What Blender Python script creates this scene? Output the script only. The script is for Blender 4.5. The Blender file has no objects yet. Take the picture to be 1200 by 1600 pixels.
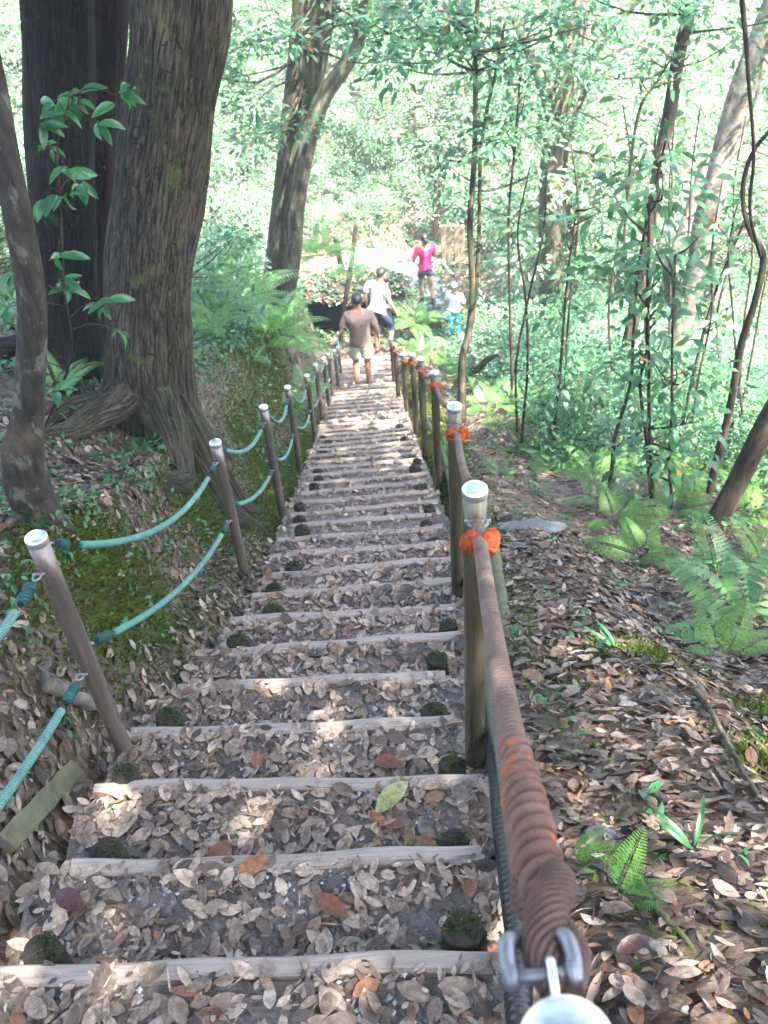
import bpy, math, random
import numpy as np
from mathutils import Vector, Matrix, Euler
R_ = math.radians
rng = np.random.default_rng(7)
random.seed(7)
C = bpy.context.scene.collection
SC = bpy.context.scene

# ------------------------------------------------------------------ camera, sky, sun
FPX = 1618.0                     # focal length in pixels of the 1200x1600 photo
CAMZ = 12.6
PITCH, ROLL = R_(43.907), R_(4.812)
_F = np.array([0, math.cos(PITCH), -math.sin(PITCH)])
_R0 = np.array([1., 0, 0]); _U0 = np.array([0, math.sin(PITCH), math.cos(PITCH)])
_R = math.cos(ROLL) * _R0 - math.sin(ROLL) * _U0
_U = math.sin(ROLL) * _R0 + math.cos(ROLL) * _U0
cam_d = bpy.data.cameras.new('camera'); cam = bpy.data.objects.new('camera', cam_d); C.objects.link(cam)
M = Matrix.Identity(4)
for i in range(3):
    M[i][0], M[i][1], M[i][2] = _R[i], _U[i], -_F[i]
M[2][3] = CAMZ
cam.matrix_world = M
cam_d.sensor_fit = 'VERTICAL'; cam_d.sensor_height = 24.0; cam_d.lens = 24.0 * FPX / 1600
cam_d.clip_start = 0.02; cam_d.clip_end = 400
cam_d.dof.use_dof = True; cam_d.dof.focus_distance = 2.6; cam_d.dof.aperture_fstop = cam_d.lens / 3.6
SC.camera = cam

SUN_EL, SUN_AZ = R_(60), R_(140)        # azimuth measured from +Y towards +X
w = bpy.data.worlds.new('World'); SC.world = w; w.use_nodes = True
nt = w.node_tree; bg = nt.nodes['Background']
sky = nt.nodes.new('ShaderNodeTexSky'); sky.sky_type = 'NISHITA'; sky.sun_disc = False
sky.sun_elevation = SUN_EL; sky.sun_rotation = SUN_AZ; sky.air_density = 1.0; sky.dust_density = 2.5
nt.links.new(sky.outputs[0], bg.inputs[0]); bg.inputs[1].default_value = 0.15
sd = bpy.data.lights.new('sun', 'SUN'); sd.energy = 5.0; sd.angle = R_(0.53); sd.color = (1, .95, .86)
sun = bpy.data.objects.new('sun', sd); C.objects.link(sun)
sv = Vector((math.sin(SUN_AZ) * math.cos(SUN_EL), math.cos(SUN_AZ) * math.cos(SUN_EL), math.sin(SUN_EL)))
sun.rotation_euler = sv.to_track_quat('Z', 'Y').to_euler()
SC.view_settings.view_transform = 'Standard'; SC.view_settings.look = 'None'
SC.view_settings.exposure = 3.35; SC.view_settings.gamma = 1
SC.render.engine = 'CYCLES'
cy = SC.cycles
cy.max_bounces = 7; cy.diffuse_bounces = 4; cy.glossy_bounces = 3; cy.transmission_bounces = 4; cy.transparent_max_bounces = 6; cy.volume_bounces = 0
cy.sample_clamp_indirect = 6; cy.use_denoising = True; cy.caustics_reflective = False; cy.caustics_refractive = False
try: cy.denoiser = 'OPENIMAGEDENOISE'
except Exception: pass

# ------------------------------------------------------------------ terrain functions
def smooth(a, b, x):
    t = np.clip((np.asarray(x, float) - a) / (b - a), 0, 1); return t * t * (3 - 2 * t)
PY = [-30, 0, 9, 13, 15, 17, 18.6, 21, 24, 27, 31, 36, 42, 60]
PD = [-18., 1.5, 7.35, 9.72, 10.6, 11.4, 12.1, 12.7, 13.2, 12.9, 11.3, 8.6, 5.6, -3.]
def drop(y): return np.interp(y, PY, PD)
def xl(y): return np.interp(y, [2, 3.2], [-.86, -.62])
def xr(y): return np.interp(y, [2, 3.5], [.17, .34])
_ph = rng.uniform(0, 6.28, (14, 2)); _fr = rng.uniform(-1, 1, (14, 2)) * np.array([[.5]] * 4 + [[1.6]] * 5 + [[4.5]] * 5)
_am = np.array([.12] * 4 + [.035] * 5 + [.012] * 5)
def bumps(x, y):
    s = 0
    for k in range(14): s = s + _am[k] * np.sin(_fr[k, 0] * 2 * x + _ph[k, 0]) * np.cos(_fr[k, 1] * 2 * y + _ph[k, 1])
    return s
def gauss(x, y, cx, cy_, sx, sy): return np.exp(-((x - cx) / sx) ** 2 - ((y - cy_) / sy) ** 2)
def H(x, y):
    x = np.asarray(x, float); y = np.asarray(y, float)
    h = CAMZ - drop(y)
    rise = np.interp(y, [0, 1.5, 2.6, 4.5, 6, 8, 11, 14], [.1, .2, .52, .72, 1.1, 1.2, 1.35, 1.2]) * smooth(.93, 1.26, -x) + .35 * smooth(1.2, 2.1, -x) + .45 * np.clip(-x - 2.0, 0, 30) * smooth(2, 6, y)
    rise = rise * (1 - .6 * smooth(15, 19, y))
    h = h + rise
    fall = -.1 * smooth(1.2, 2.4, x) - .22 * np.clip(x - 2.2, 0, 7) * (1 - smooth(16, 24, y))
    h = h + fall
    h = h + .12 * gauss(x, y, -1.25, 2.9, .3, .6)          # mossy mound beside the rope
    cor = smooth(.95, 1.5, np.abs(x + .15)) 
    h = h + bumps(x, y) * (.08 + .92 * cor)
    inside = (1 - smooth(.02, .22, np.maximum(x - xr(y), xl(y) - x))) * (1 - smooth(14.5, 15.2, y))
    h = h - .16 * inside
    return h
def ray(px, py):
    return _F + _R * (px - 600) / FPX - _U * (py - 800) / FPX
def ground(px, py, t0=.6, t1=60):
    d = ray(px, py); ts = np.linspace(t0, t1, 3000); P = d[None] * ts[:, None]; P[:, 2] += CAMZ
    below = P[:, 2] < H(P[:, 0], P[:, 1]); i = int(np.argmax(below)) if below.any() else len(ts) - 1
    p = P[i]; return Vector((p[0], p[1], float(H(p[0], p[1]))))
def at_y(px, py, Y):
    d = ray(px, py); t = Y / d[1]; return Vector((d[0] * t, Y, CAMZ + d[2] * t))
def at_drop_plane(px, py, c, s):
    d = ray(px, py); t = c / (-d[2] - s * d[1]); return Vector((d[0] * t, d[1] * t, CAMZ + d[2] * t))

# ------------------------------------------------------------------ materials
class MatB:
    def __init__(s, name):
        s.m = bpy.data.materials.new(name); s.m.use_nodes = True; s.t = s.m.node_tree; s.n = s.t.nodes; s.p = s.n['Principled BSDF']
    def node(s, t, **k):
        n = s.n.new(t)
        for a, b in k.items(): setattr(n, a, b)
        return n
    def lk(s, a, b): s.t.links.new(a, b)
    def coord(s, scale=(1, 1, 1), kind='Object'):
        tc = s.node('ShaderNodeTexCoord'); mp = s.node('ShaderNodeMapping'); mp.inputs['Scale'].default_value = scale
        s.lk(tc.outputs[kind], mp.inputs[0]); return mp.outputs[0]
    def rest(s, scale=(1, 1, 1)):
        tc = s.node('ShaderNodeAttribute'); tc.attribute_name = 'rest'; mp = s.node('ShaderNodeMapping'); mp.inputs['Scale'].default_value = scale
        s.lk(tc.outputs['Vector'], mp.inputs[0]); return mp.outputs[0]
    def noise(s, vec, scale, detail=5, rough=.6, dist=0):
        n = s.node('ShaderNodeTexNoise'); n.inputs['Scale'].default_value = scale; n.inputs['Detail'].default_value = detail
        n.inputs['Roughness'].default_value = rough; n.inputs['Distortion'].default_value = dist
        if vec is not None: s.lk(vec, n.inputs[0])
        return n.outputs[0]
    def ramp(s, fac, stops, interp='LINEAR'):
        r = s.node('ShaderNodeValToRGB'); e = r.color_ramp.elements; r.color_ramp.interpolation = interp
        while len(e) < len(stops): e.new(.5)
        for i, (p, c) in enumerate(stops):
            e[i].position = p; e[i].color = (*c, 1) if len(c) == 3 else c
        s.lk(fac, r.inputs[0]); return r.outputs[0]
    def mix(s, fac, a, b, mode='MIX'):
        n = s.node('ShaderNodeMix', data_type='RGBA', blend_type=mode)
        for v, i in ((fac, 0), (a, 6), (b, 7)):
            if hasattr(v, 'links'): s.lk(v, n.inputs[i])
            elif i == 0: n.inputs[0].default_value = v
            else: n.inputs[i].default_value = (*v, 1)
        return n.outputs[2]
    def bump(s, h, strength=.5, dist=.01, prev=None):
        b = s.node('ShaderNodeBump'); b.inputs['Strength'].default_value = strength; b.inputs['Distance'].default_value = dist
        s.lk(h, b.inputs['Height']); s.lk(b.outputs[0], s.p.inputs['Normal'])
        if prev: s.lk(prev, b.inputs['Normal'])
        return b.outputs[0]
    def base(s, c):
        if hasattr(c, 'links'): s.lk(c, s.p.inputs['Base Color'])
        else: s.p.inputs['Base Color'].default_value = (*c, 1)
        return s
    def rough(s, r, metal=0, spec=.5):
        if hasattr(r, 'links'): s.lk(r, s.p.inputs['Roughness'])
        else: s.p.inputs['Roughness'].default_value = r
        s.p.inputs['Metallic'].default_value = metal; s.p.inputs['Specular IOR Level'].default_value = spec; return s
    def attr(s, nm):
        a = s.node('ShaderNodeAttribute'); a.attribute_name = nm; return a.outputs['Fac']

def leaf_mat(name, stops, trans=.4, rough=.42, spec=.5, tcol=None, fine=0):
    b = MatB(name); c = b.ramp(b.attr('rnd'), stops)
    v = b.noise(b.coord(), 9, 2); c2 = b.mix(b.ramp(v, [(.35, (0, 0, 0)), (.65, (1, 1, 1))]), c, b.mix(.5, c, (.5, .5, .5), 'MULTIPLY'))
    if fine: fn = b.noise(b.coord(), fine, 4, .7); c2 = b.mix(b.ramp(fn, [(.38, (0, 0, 0)), (.62, (1, 1, 1))]), b.mix(1., c2, (.5, .45, .42), 'MULTIPLY'), c2); b.bump(fn, .5, .004)
    b.base(c2).rough(rough, 0, spec)
    tr = b.node('ShaderNodeBsdfTranslucent'); ms = b.node('ShaderNodeMixShader'); ms.inputs[0].default_value = trans
    tc = b.mix(1.0, c2, (1.5, 1.6, .7) if tcol is None else tcol, 'MULTIPLY'); b.lk(tc, tr.inputs[0])
    b.lk(b.p.outputs[0], ms.inputs[1]); b.lk(tr.outputs[0], ms.inputs[2]); b.lk(ms.outputs[0], b.n['Material Output'].inputs[0])
    return b.m
G = [(0, (.025, .08, .04)), (.35, (.05, .145, .075)), (.7, (.085, .195, .085)), (.98, (.12, .24, .08)), (.985, (.32, .09, .02)), (1, (.36, .13, .03))]
M_leaf = leaf_mat('evergreen_leaf', G, .38)
M_leaf_far = leaf_mat('sunny_leaf', [(0, (.03, .09, .045)), (.28, (.11, .23, .13)), (.55, (.24, .37, .25)), (.994, (.42, .54, .38)), (.995, (.38, .13, .04)), (1, (.4, .16, .05))], .42, .38, .6)  # pale greens put the overexposed sun of the far slope into leaf colour
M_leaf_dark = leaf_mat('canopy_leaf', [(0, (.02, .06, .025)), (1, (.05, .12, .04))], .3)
M_leaf_near = leaf_mat('broad_leaf', [(0, (.02, .11, .035)), (1, (.05, .2, .06))], .35, .3, .6)
M_fern = leaf_mat('fern_leaf', [(0, (.05, .15, .03)), (.5, (.10, .23, .045)), (.97, (.17, .32, .06)), (1, (.25, .2, .06))], .45, .5)
M_fern_pale = leaf_mat('fern_leaf_bluish', [(0, (.05, .15, .045)), (1, (.13, .27, .085))], .35, .4)
M_fern_lime = leaf_mat('fern_leaf_lime', [(0, (.18, .4, .06)), (1, (.26, .5, .1))], .45, .5)
M_litter = leaf_mat('dead_leaf', [(0, (.022, .013, .009)), (.25, (.07, .042, .028)), (.5, (.15, .105, .076)), (.7, (.26, .195, .15)), (.86, (.40, .32, .255)), (.93, (.24, .13, .075)), (.975, (.28, .11, .045)), (.992, (.33, .16, .05)), (1, (.07, .2, .05))], .06, .5, .5, (1, .8, .6), 70)
M_step_litter = leaf_mat('dead_leaf_path', [(0, (.05, .036, .026)), (.15, (.13, .092, .06)), (.45, (.27, .205, .15)), (.75, (.40, .315, .235)), (.93, (.52, .42, .32)), (.965, (.2, .085, .055)), (.99, (.3, .13, .05)), (1, (.3, .24, .1))], .06, .42, .5, (1, .8, .6), 75)

def bark_mat(name, dark, light, moss=0., zs=.12, scale=26, bumpd=.02, mosscol=(.05, .09, .02)):
    b = MatB(name); v = b.rest((1, 1, zs)); n1 = b.noise(v, scale, 9, .72, .1); n2 = b.noise(b.coord((1, 1, .4)), 3.2, 4)
    c = b.ramp(n1, [(.38, dark), (.5, tuple(.45 * (p + q) for p, q in zip(dark, light))), (.62, light)])
    c = b.mix(b.ramp(n2, [(.4, (0, 0, 0)), (.62, (1, 1, 1))]), c, b.mix(1.0, c, (.55, .6, .5), 'MULTIPLY'))
    if zs < .2:
        vv = b.node('ShaderNodeTexVoronoi', feature='DISTANCE_TO_EDGE'); vv.inputs['Scale'].default_value = scale * .6; ad = b.node('ShaderNodeVectorMath', operation='ADD'); nd = b.node('ShaderNodeTexNoise'); nd.inputs['Scale'].default_value = 9; sc_ = b.node('ShaderNodeVectorMath', operation='SCALE'); sc_.inputs['Scale'].default_value = .035
        b.lk(nd.outputs['Color'], sc_.inputs[0]); b.lk(b.rest((1, 1, zs * .6)), ad.inputs[0]); b.lk(b.rest(), nd.inputs[0]); b.lk(sc_.outputs[0], ad.inputs[1]); b.lk(ad.outputs[0], vv.inputs[0])
        ck = b.ramp(vv.outputs['Distance'], [(.0, (0, 0, 0)), (.09, (1, 1, 1))]); c = b.mix(ck, b.mix(1., c, (.5, .48, .45), 'MULTIPLY'), c)
        mm = b.node('ShaderNodeMath', operation='MULTIPLY'); b.lk(n1, mm.inputs[0]); b.lk(ck, mm.inputs[1]); n1 = mm.outputs[0]
    if moss > 0:
        n3 = b.noise(b.coord(), 5.5, 6, .7); c = b.mix(b.ramp(n3, [(.62 - moss * .3, (0, 0, 0)), (.72 - moss * .3, (1, 1, 1))]), c, mosscol)
    b.base(c).rough(.85, 0, .25); b.bump(n1, .9, bumpd); return b.m
M_bark_big = bark_mat('furrowed_bark', (.010, .008, .005), (.15, .118, .078), .2, .13, 60, .03, (.09, .11, .035))
M_bark_red = bark_mat('reddish_bark', (.012, .006, .004), (.05, .024, .016), 0, .05, 50, .012)
M_bark_grey = bark_mat('grey_bark', (.025, .02, .013), (.15, .125, .085), .25, .3, 14, .01)
M_bark_pale = bark_mat('pale_bark', (.05, .042, .035), (.30, .26, .22), .1, .6, 7, .008)
M_bark_dark = bark_mat('dark_bark', (.018, .013, .010), (.085, .06, .045), .1, .3, 20, .006)
def lichen():
    b = MatB('lichened_bark'); n = b.noise(b.coord((1, 1, .6)), 15, 5, .6); n2 = b.noise(b.coord((1, 1, .3)), 40, 5)
    c = b.ramp(n, [(.45, (.010, .007, .005)), (.56, (.022, .017, .012)), (.60, (.09, .095, .07)), (.72, (.15, .16, .12))])
    b.base(b.mix(.3, c, b.ramp(n2, [(.3, (.01, .008, .006)), (.7, (.14, .12, .09))]))).rough(.8, 0, .3); b.bump(n2, .5, .006); return b.m
M_bark_lichen = lichen()

def ground_mat():
    b = MatB('forest_floor'); v = b.coord(); n = b.noise(v, 38, 8, .75, .6); n2 = b.noise(v, 2.2, 4, .6)
    vo = b.node('ShaderNodeTexVoronoi'); vo.inputs['Scale'].default_value = 26; b.lk(v, vo.inputs[0])
    c = b.ramp(n, [(.3, (.025, .018, .012)), (.5, (.10, .073, .052)), (.7, (.25, .19, .145))])
    c = b.mix(.45, c, b.ramp(vo.outputs['Color'], [(.2, (.05, .035, .025)), (.5, (.17, .125, .09)), (.8, (.34, .27, .21))]))
    mo = b.attr('moss'); ng = b.noise(v, 60, 6, .8); g = b.ramp(ng, [(.3, (.03, .05, .008)), (.55, (.085, .125, .018)), (.75, (.17, .21, .035))])
    br = b.noise(v, 5, 6, .7)
    g = b.mix(b.ramp(br, [(.5, (0, 0, 0)), (.64, (1, 1, 1))]), g, (.12, .06, .022))
    ma = b.node('ShaderNodeMath', operation='ADD'); ma.inputs[1].default_value = -.5; b.lk(b.noise(v, 6, 5, .7), ma.inputs[0])
    mb = b.node('ShaderNodeMath', operation='ADD'); b.lk(ma.outputs[0], mb.inputs[0]); b.lk(mo, mb.inputs[1])
    c = b.mix(b.ramp(mb.outputs[0], [(.42, (0, 0, 0)), (.58, (1, 1, 1))]), c, g)
    b.base(c).rough(.95, 0, .2); b.bump(n, 1, .03); return b.m
M_ground = ground_mat()
def simple(name, col, rough=.6, metal=0, nscale=30, var=.35, bump=.3, bd=.003, spec=.5, cs=(1, 1, 1)):
    b = MatB(name); n = b.noise(b.coord(cs), nscale, 6, .65)
    b.base(b.ramp(n, [(.25, tuple(c * (1 - var) for c in col)), (.75, tuple(min(1, c * (1 + var)) for c in col))])).rough(rough, metal, spec)
    if bump: b.bump(n, bump, bd)
    return b.m
M_gravelbed = simple('gravel_soil', (.16, .14, .125), .9, 0, 60, .6, 1, .012, .3)
M_stone = leaf_mat('gravel_stone', [(0, (.08, .085, .09)), (.5, (.2, .21, .225)), (1, (.5, .52, .55))], .0, .6)
M_plank = simple('weathered_timber', (.23, .195, .165), .8, 0, 14, .35, .6, .004, .3, (.6, 10, 10))
M_timber_green = simple('algae_timber', (.10, .092, .052), .85, 0, 9, .5, .6, .006, .3, (3, .5, 3))
M_peg = simple('dark_wet_wood', (.022, .016, .011), .8, 0, 30, .6, .8, .006, .3, (1, 1, .2))
M_moss = simple('moss', (.024, .045, .012), .95, 0, 70, .6, 1, .012, .2)
def post_mat(name, c1, c2, mossy):
    b = MatB(name); n = b.noise(b.coord((1, 1, .06)), 38, 5, .6); n2 = b.noise(b.coord((1, 1, .4)), 6, 5)
    c = b.ramp(n, [(.3, c1), (.7, c2)]); c = b.mix(b.ramp(n2, [(.5, (0, 0, 0)), (.75, (1, 1, 1))]), c, mossy)
    b.base(c).rough(b.ramp(n2, [(.3, (.14, .14, .14)), (.7, (.36, .36, .36))]), .5, .6); b.bump(n, .12, .002); return b.m
M_post_left = post_mat('brown_steel_pipe', (.10, .085, .07), (.20, .17, .14), (.10, .08, .06))
M_post_right = post_mat('olive_steel_pipe', (.055, .047, .03), (.13, .11, .07), (.075, .085, .04))
def chrome():
    b = MatB('stainless_cap'); n = b.noise(b.coord(), 50, 4, .7)
    b.base(b.ramp(n, [(.3, (.70, .72, .75)), (.7, (.9, .92, .95))])).rough(b.ramp(n, [(.3, (.30, .30, .30)), (.8, (.55, .55, .55))]), 1.0); b.bump(n, .25, .0012); return b.m
M_chrome = chrome()
M_galv = simple('galvanised_steel', (.24, .245, .255), .58, .85, 40, .3, .4, .002)
def rope_mat(name, c1, c2, patch=None, pt=.55, s=90):
    b = MatB(name); v = b.coord(); n = b.noise(v, s, 4, .7); n2 = b.noise(v, 14, 5, .7)
    c = b.mix(b.ramp(n2, [(.35, (0, 0, 0)), (.65, (1, 1, 1))]), c1, c2)
    c = b.mix(b.attr('groove'), c, b.mix(1., c, (.16, .14, .13), 'MULTIPLY'))  # grooves between strands painted darker in place of their shade
    if patch: c = b.mix(b.ramp(b.noise(v, 17, 5, .7), [(pt, (0, 0, 0)), (pt + .05, (1, 1, 1))]), c, patch)
    b.base(c).rough(.75, 0, .3); b.bump(n, .6, .003); return b.m
M_rope_brown = rope_mat('weathered_rope', (.11, .066, .048), (.20, .14, .108), (.24, .075, .035), .72)
M_rope_splice = rope_mat('painted_splice', (.13, .06, .042), (.19, .115, .085), (.34, .085, .04), .53)
M_rope_green = rope_mat('green_rope', (.075, .20, .17), (.14, .30, .255))
M_wrap_green = rope_mat('dark_green_splice', (.008, .05, .045), (.02, .10, .085), (.22, .32, .31), .64)
M_orange = simple('orange_binding', (.42, .085, .025), .95, 0, 90, .6, 1, .02, .15)
M_pipe = simple('black_conduit', (.008, .011, .015), .34, 0, 60, .3, .2, .002)
M_rock = simple('grey_rock', (.10, .105, .105), .85, 0, 8, .45, .8, .02)
M_rock_dark = simple('mossy_earth_rock', (.042, .036, .022), .9, 0, 7, .6, 1, .05, .2)
M_path = simple('grey_gravel_path', (.11, .11, .12), .9, 0, 50, .35, .7, .01)
M_tan = simple('tan_timber', (.15, .12, .085), .8, 0, 12, .3, .3, .004, .3, (6, 6, .5))
M_skin = simple('skin', (.36, .18, .11), .55, 0, 20, .08, 0)
M_hair = simple('dark_hair', (.014, .010, .009), .45, 0, 60, .4, .6, .004)
M_brown_cloth = simple('brown_cotton', (.22, .155, .13), .9, 0, 14, .15, .7, .02)
M_khaki = simple('pale_khaki', (.52, .50, .40), .9, 0, 14, .12, .7, .02)
M_white_cloth = simple('white_cotton', (.80, .82, .86), .9, 0, 12, .08, .7, .02)
M_navy = simple('navy_denim', (.018, .032, .07), .9, 0, 16, .3, .6, .015)
M_pink = simple('magenta_cotton', (.60, .025, .13), .85, 0, 14, .15, .7, .02)
M_cyan = simple('turquoise_cotton', (.02, .52, .62), .85, 0, 14, .15, .7, .02)
M_red = simple('red_shoe', (.42, .03, .03), .5, 0, 20, .2, 0)
M_black = simple('black_shoe', (.03, .028, .028), .5, 0, 20, .3, 0)
M_dark_sock = simple('dark_grey_sock', (.05, .05, .06), .8, 0, 20, .2, 0)

# ------------------------------------------------------------------ mesh helpers
class MB:
    def __init__(s): s.v = []; s.f = []; s.n = 0; s.attrs = {}; s.mi = []
    def add(s, V, F, mi=0, rest=None, **at):
        s.rest = getattr(s, 'rest', []); s.rest.append(np.asarray(V if rest is None else rest, float).reshape(-1, 3))
        V = np.asarray(V, float).reshape(-1, 3); s.v.append(V)
        s.f += [tuple(int(i) + s.n for i in f) for f in F]; s.mi += [mi] * len(F)
        for k in set(s.attrs) | set(at):
            a = at.get(k, 0.); arr = np.full(len(V), a) if np.isscalar(a) else np.asarray(a, float)
            if k not in s.attrs: s.attrs[k] = [np.zeros(s.n)] if s.n else []
            s.attrs[k].append(arr)
        s.n += len(V); return s
    def mesh(s, name, mats, smooth_=True):
        me = bpy.data.meshes.new(name); V = np.concatenate(s.v) if s.v else np.zeros((0, 3))
        me.from_pydata(V.tolist(), [], s.f)
        for k, l in s.attrs.items():
            a = me.attributes.new(k, 'FLOAT', 'POINT'); a.data.foreach_set('value', np.concatenate(l).astype(np.float32))
        a = me.attributes.new('rest', 'FLOAT_VECTOR', 'POINT'); a.data.foreach_set('vector', np.concatenate(s.rest).astype(np.float32).ravel())
        for m in (mats if isinstance(mats, (list, tuple)) else [mats]): me.materials.append(m)
        if any(s.mi): me.polygons.foreach_set('material_index', s.mi)
        me.polygons.foreach_set('use_smooth', [smooth_] * len(me.polygons)); me.update(); return me
    def build(s, name, mats, parent=None, smooth_=True, loc=None):
        o = bpy.data.objects.new(name, s.mesh(name, mats, smooth_)); C.objects.link(o)
        if parent is not None: o.parent = parent
        if loc is not None: o.location = loc
        return o
def tag(o, label=None, cat=None, group=None, kind=None):
    if label: o['label'] = label
    if cat: o['category'] = cat
    if group: o['group'] = group
    if kind: o['kind'] = kind
    return o
def thing(name, label, cat, loc=(0, 0, 0), rz=0, group=None):
    o = bpy.data.objects.new(name, None); C.objects.link(o); o.location = loc; o.rotation_euler = (0, 0, rz); o.empty_display_size = .1
    return tag(o, label, cat, group)
def dup(root, loc=None, rot=None, scale=None, label=None, group=None, parent=None):
    r = root.copy(); C.objects.link(r)
    if parent is not None: r.parent = parent
    if loc is not None: r.location = loc
    if rot is not None: r.rotation_euler = rot
    if scale is not None: r.scale = scale if hasattr(scale, '__len__') else (scale,) * 3
    if label: r['label'] = label
    if group: r['group'] = group
    for ch in list(root.children): dup(ch, parent=r)
    return r
ORD = 'first second third fourth fifth sixth seventh eighth ninth tenth eleventh twelfth thirteenth fourteenth fifteenth sixteenth seventeenth eighteenth nineteenth twentieth'.split()
def ordn(k):
    if k < 20: return ORD[k]
    if k < 29: return 'twenty-' + ORD[k - 20]
    return ['thirtieth', 'thirty-first', 'thirty-second', 'thirty-third', 'thirty-fourth', 'thirty-fifth', 'thirty-sixth', 'thirty-seventh', 'thirty-eighth', 'thirty-ninth', 'fortieth', 'forty-first', 'forty-second', 'forty-third', 'forty-fourth'][k - 29]
def spline(P, n):
    P = np.asarray([tuple(p) for p in P], float)
    if len(P) == 2: return P[0] + (P[1] - P[0]) * np.linspace(0, 1, n)[:, None]
    Q = np.vstack([2 * P[0] - P[1], P, 2 * P[-1] - P[-2]]); out = []
    for t in np.linspace(0, len(P) - 1 - 1e-9, n):
        i = int(t); u = t - i; a, b, c, d = Q[i:i + 4]
        out.append(.5 * ((2 * b) + (c - a) * u + (2 * a - 5 * b + 4 * c - d) * u * u + (3 * b - a - 3 * c + d) * u ** 3))
    return np.array(out)
def tube_geo(P, r, k=10, rf=None, cap=True):
    """P path (n,3), r radius scalar/array, rf(theta array, i) multiplies the radius"""
    P = np.asarray(P, float); n = len(P); r = np.broadcast_to(np.asarray(r, float), (n,)) if np.ndim(r) < 2 else r
    T = np.gradient(P, axis=0); T /= np.linalg.norm(T, axis=1)[:, None] + 1e-12
    a = np.array([1., 0, 0]) if abs(T[0][0]) < .8 else np.array([0, 1., 0]); Ns = []
    for t in T:
        a = a - t * (a @ t); a /= np.linalg.norm(a); Ns.append(a)
    Ns = np.array(Ns); Bs = np.cross(T, Ns); th = np.arange(k) * 2 * math.pi / k
    V = np.zeros((n, k, 3))
    for i in range(n):
        m = r[i] * (rf(th, i) if rf else 1.)
        V[i] = P[i] + (np.cos(th) * m)[:, None] * Ns[i] + (np.sin(th) * m)[:, None] * Bs[i]
    F = [(i * k + j, i * k + (j + 1) % k, (i + 1) * k + (j + 1) % k, (i + 1) * k + j) for i in range(n - 1) for j in range(k)]
    if cap: F += [tuple(reversed(range(k))), tuple((n - 1) * k + j for j in range(k))]
    return V.reshape(-1, 3), F
def blob_geo(c, s, seed, amp=.18, nu=18, nv=12, rot=0):
    rg = np.random.default_rng(seed); fr = rg.normal(0, 2.2, (6, 3)); ph = rg.uniform(0, 6.28, 6)
    V = []
    for j in range(nv + 1):
        for i in range(nu):
            t = math.pi * j / nv; p = 2 * math.pi * i / nu; V.append((math.sin(t) * math.cos(p), math.sin(t) * math.sin(p), math.cos(t)))
    V = np.array(V); m = 1 + amp * np.sin(V @ fr.T + ph).mean(1) * 2.2; V = V * m[:, None] * np.array(s)
    if rot: 
        cz, sz = math.cos(rot), math.sin(rot); V = V @ np.array([[cz, sz, 0], [-sz, cz, 0], [0, 0, 1]])
    F = [(j * nu + i, (j + 1) * nu + i, (j + 1) * nu + (i + 1) % nu, j * nu + (i + 1) % nu) for j in range(nv) for i in range(nu)]
    return V + np.array(tuple(c)), F
def box_geo(x0, x1, y0, y1, z0, z1):
    V = [(x0, y0, z0), (x1, y0, z0), (x1, y1, z0), (x0, y1, z0), (x0, y0, z1), (x1, y0, z1), (x1, y1, z1), (x0, y1, z1)]
    return V, [(0, 3, 2, 1), (4, 5, 6, 7), (0, 1, 5, 4), (1, 2, 6, 5), (2, 3, 7, 6), (3, 0, 4, 7)]

# leaf batches --------------------------------------------------------
_S = [.08, .25, .48, .72, .9]; _W = [.38, .84, 1, .8, .36]
LT = np.array([(0, 0)] + [(s, w_) for s, q in zip(_S, _W) for w_ in (-q, 0, q)] + [(1, 0)])
LF = [(0, 2, 1), (0, 3, 2)] + [f for r_ in range(4) for f in ((1 + 3 * r_, 2 + 3 * r_, 5 + 3 * r_, 4 + 3 * r_), (2 + 3 * r_, 3 + 3 * r_, 6 + 3 * r_, 5 + 3 * r_))] + [(13, 14, 16), (14, 15, 16)]
LT4 = np.array([(0, 0), (.45, -1), (.45, 1), (1, 0)]); LF4 = [(0, 1, 3), (0, 3, 2)]
LT6 = np.array([(0, 0), (.3, -.85), (.3, .85), (.7, -.75), (.7, .75), (1, 0)]); LF6 = [(0, 2, 1), (1, 2, 4, 3), (3, 4, 5)]
def leaves(pos, fwd, nrm, L, W, rnd, fold=.15, curl=.2, lod=0):
    n = len(pos); fwd = fwd / (np.linalg.norm(fwd, axis=1)[:, None] + 1e-9)
    side = np.cross(nrm, fwd); side /= np.linalg.norm(side, axis=1)[:, None] + 1e-9; up = np.cross(fwd, side)
    T, F = ((LT, LF), (LT6, LF6), (LT4, LF4))[lod]; k = len(T)
    L = np.broadcast_to(L, (n,)); W = np.broadcast_to(W, (n,)); fold = np.broadcast_to(fold, (n,)); curl = np.broadcast_to(curl, (n,))
    s = T[:, 0][None, :, None]; q = T[:, 1][None, :, None]
    z = (np.abs(q) * fold[:, None, None] * W[:, None, None]) - curl[:, None, None] * L[:, None, None] * (s - .4) ** 2 * np.ones_like(q)
    V = pos[:, None] + fwd[:, None] * s * L[:, None, None] + side[:, None] * q * W[:, None, None] * .5 + up[:, None] * z
    F = np.array([list(f) + [-1] * (4 - len(f)) for f in F])
    return V.reshape(-1, 3), F, k, np.repeat(rnd, k)
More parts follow.
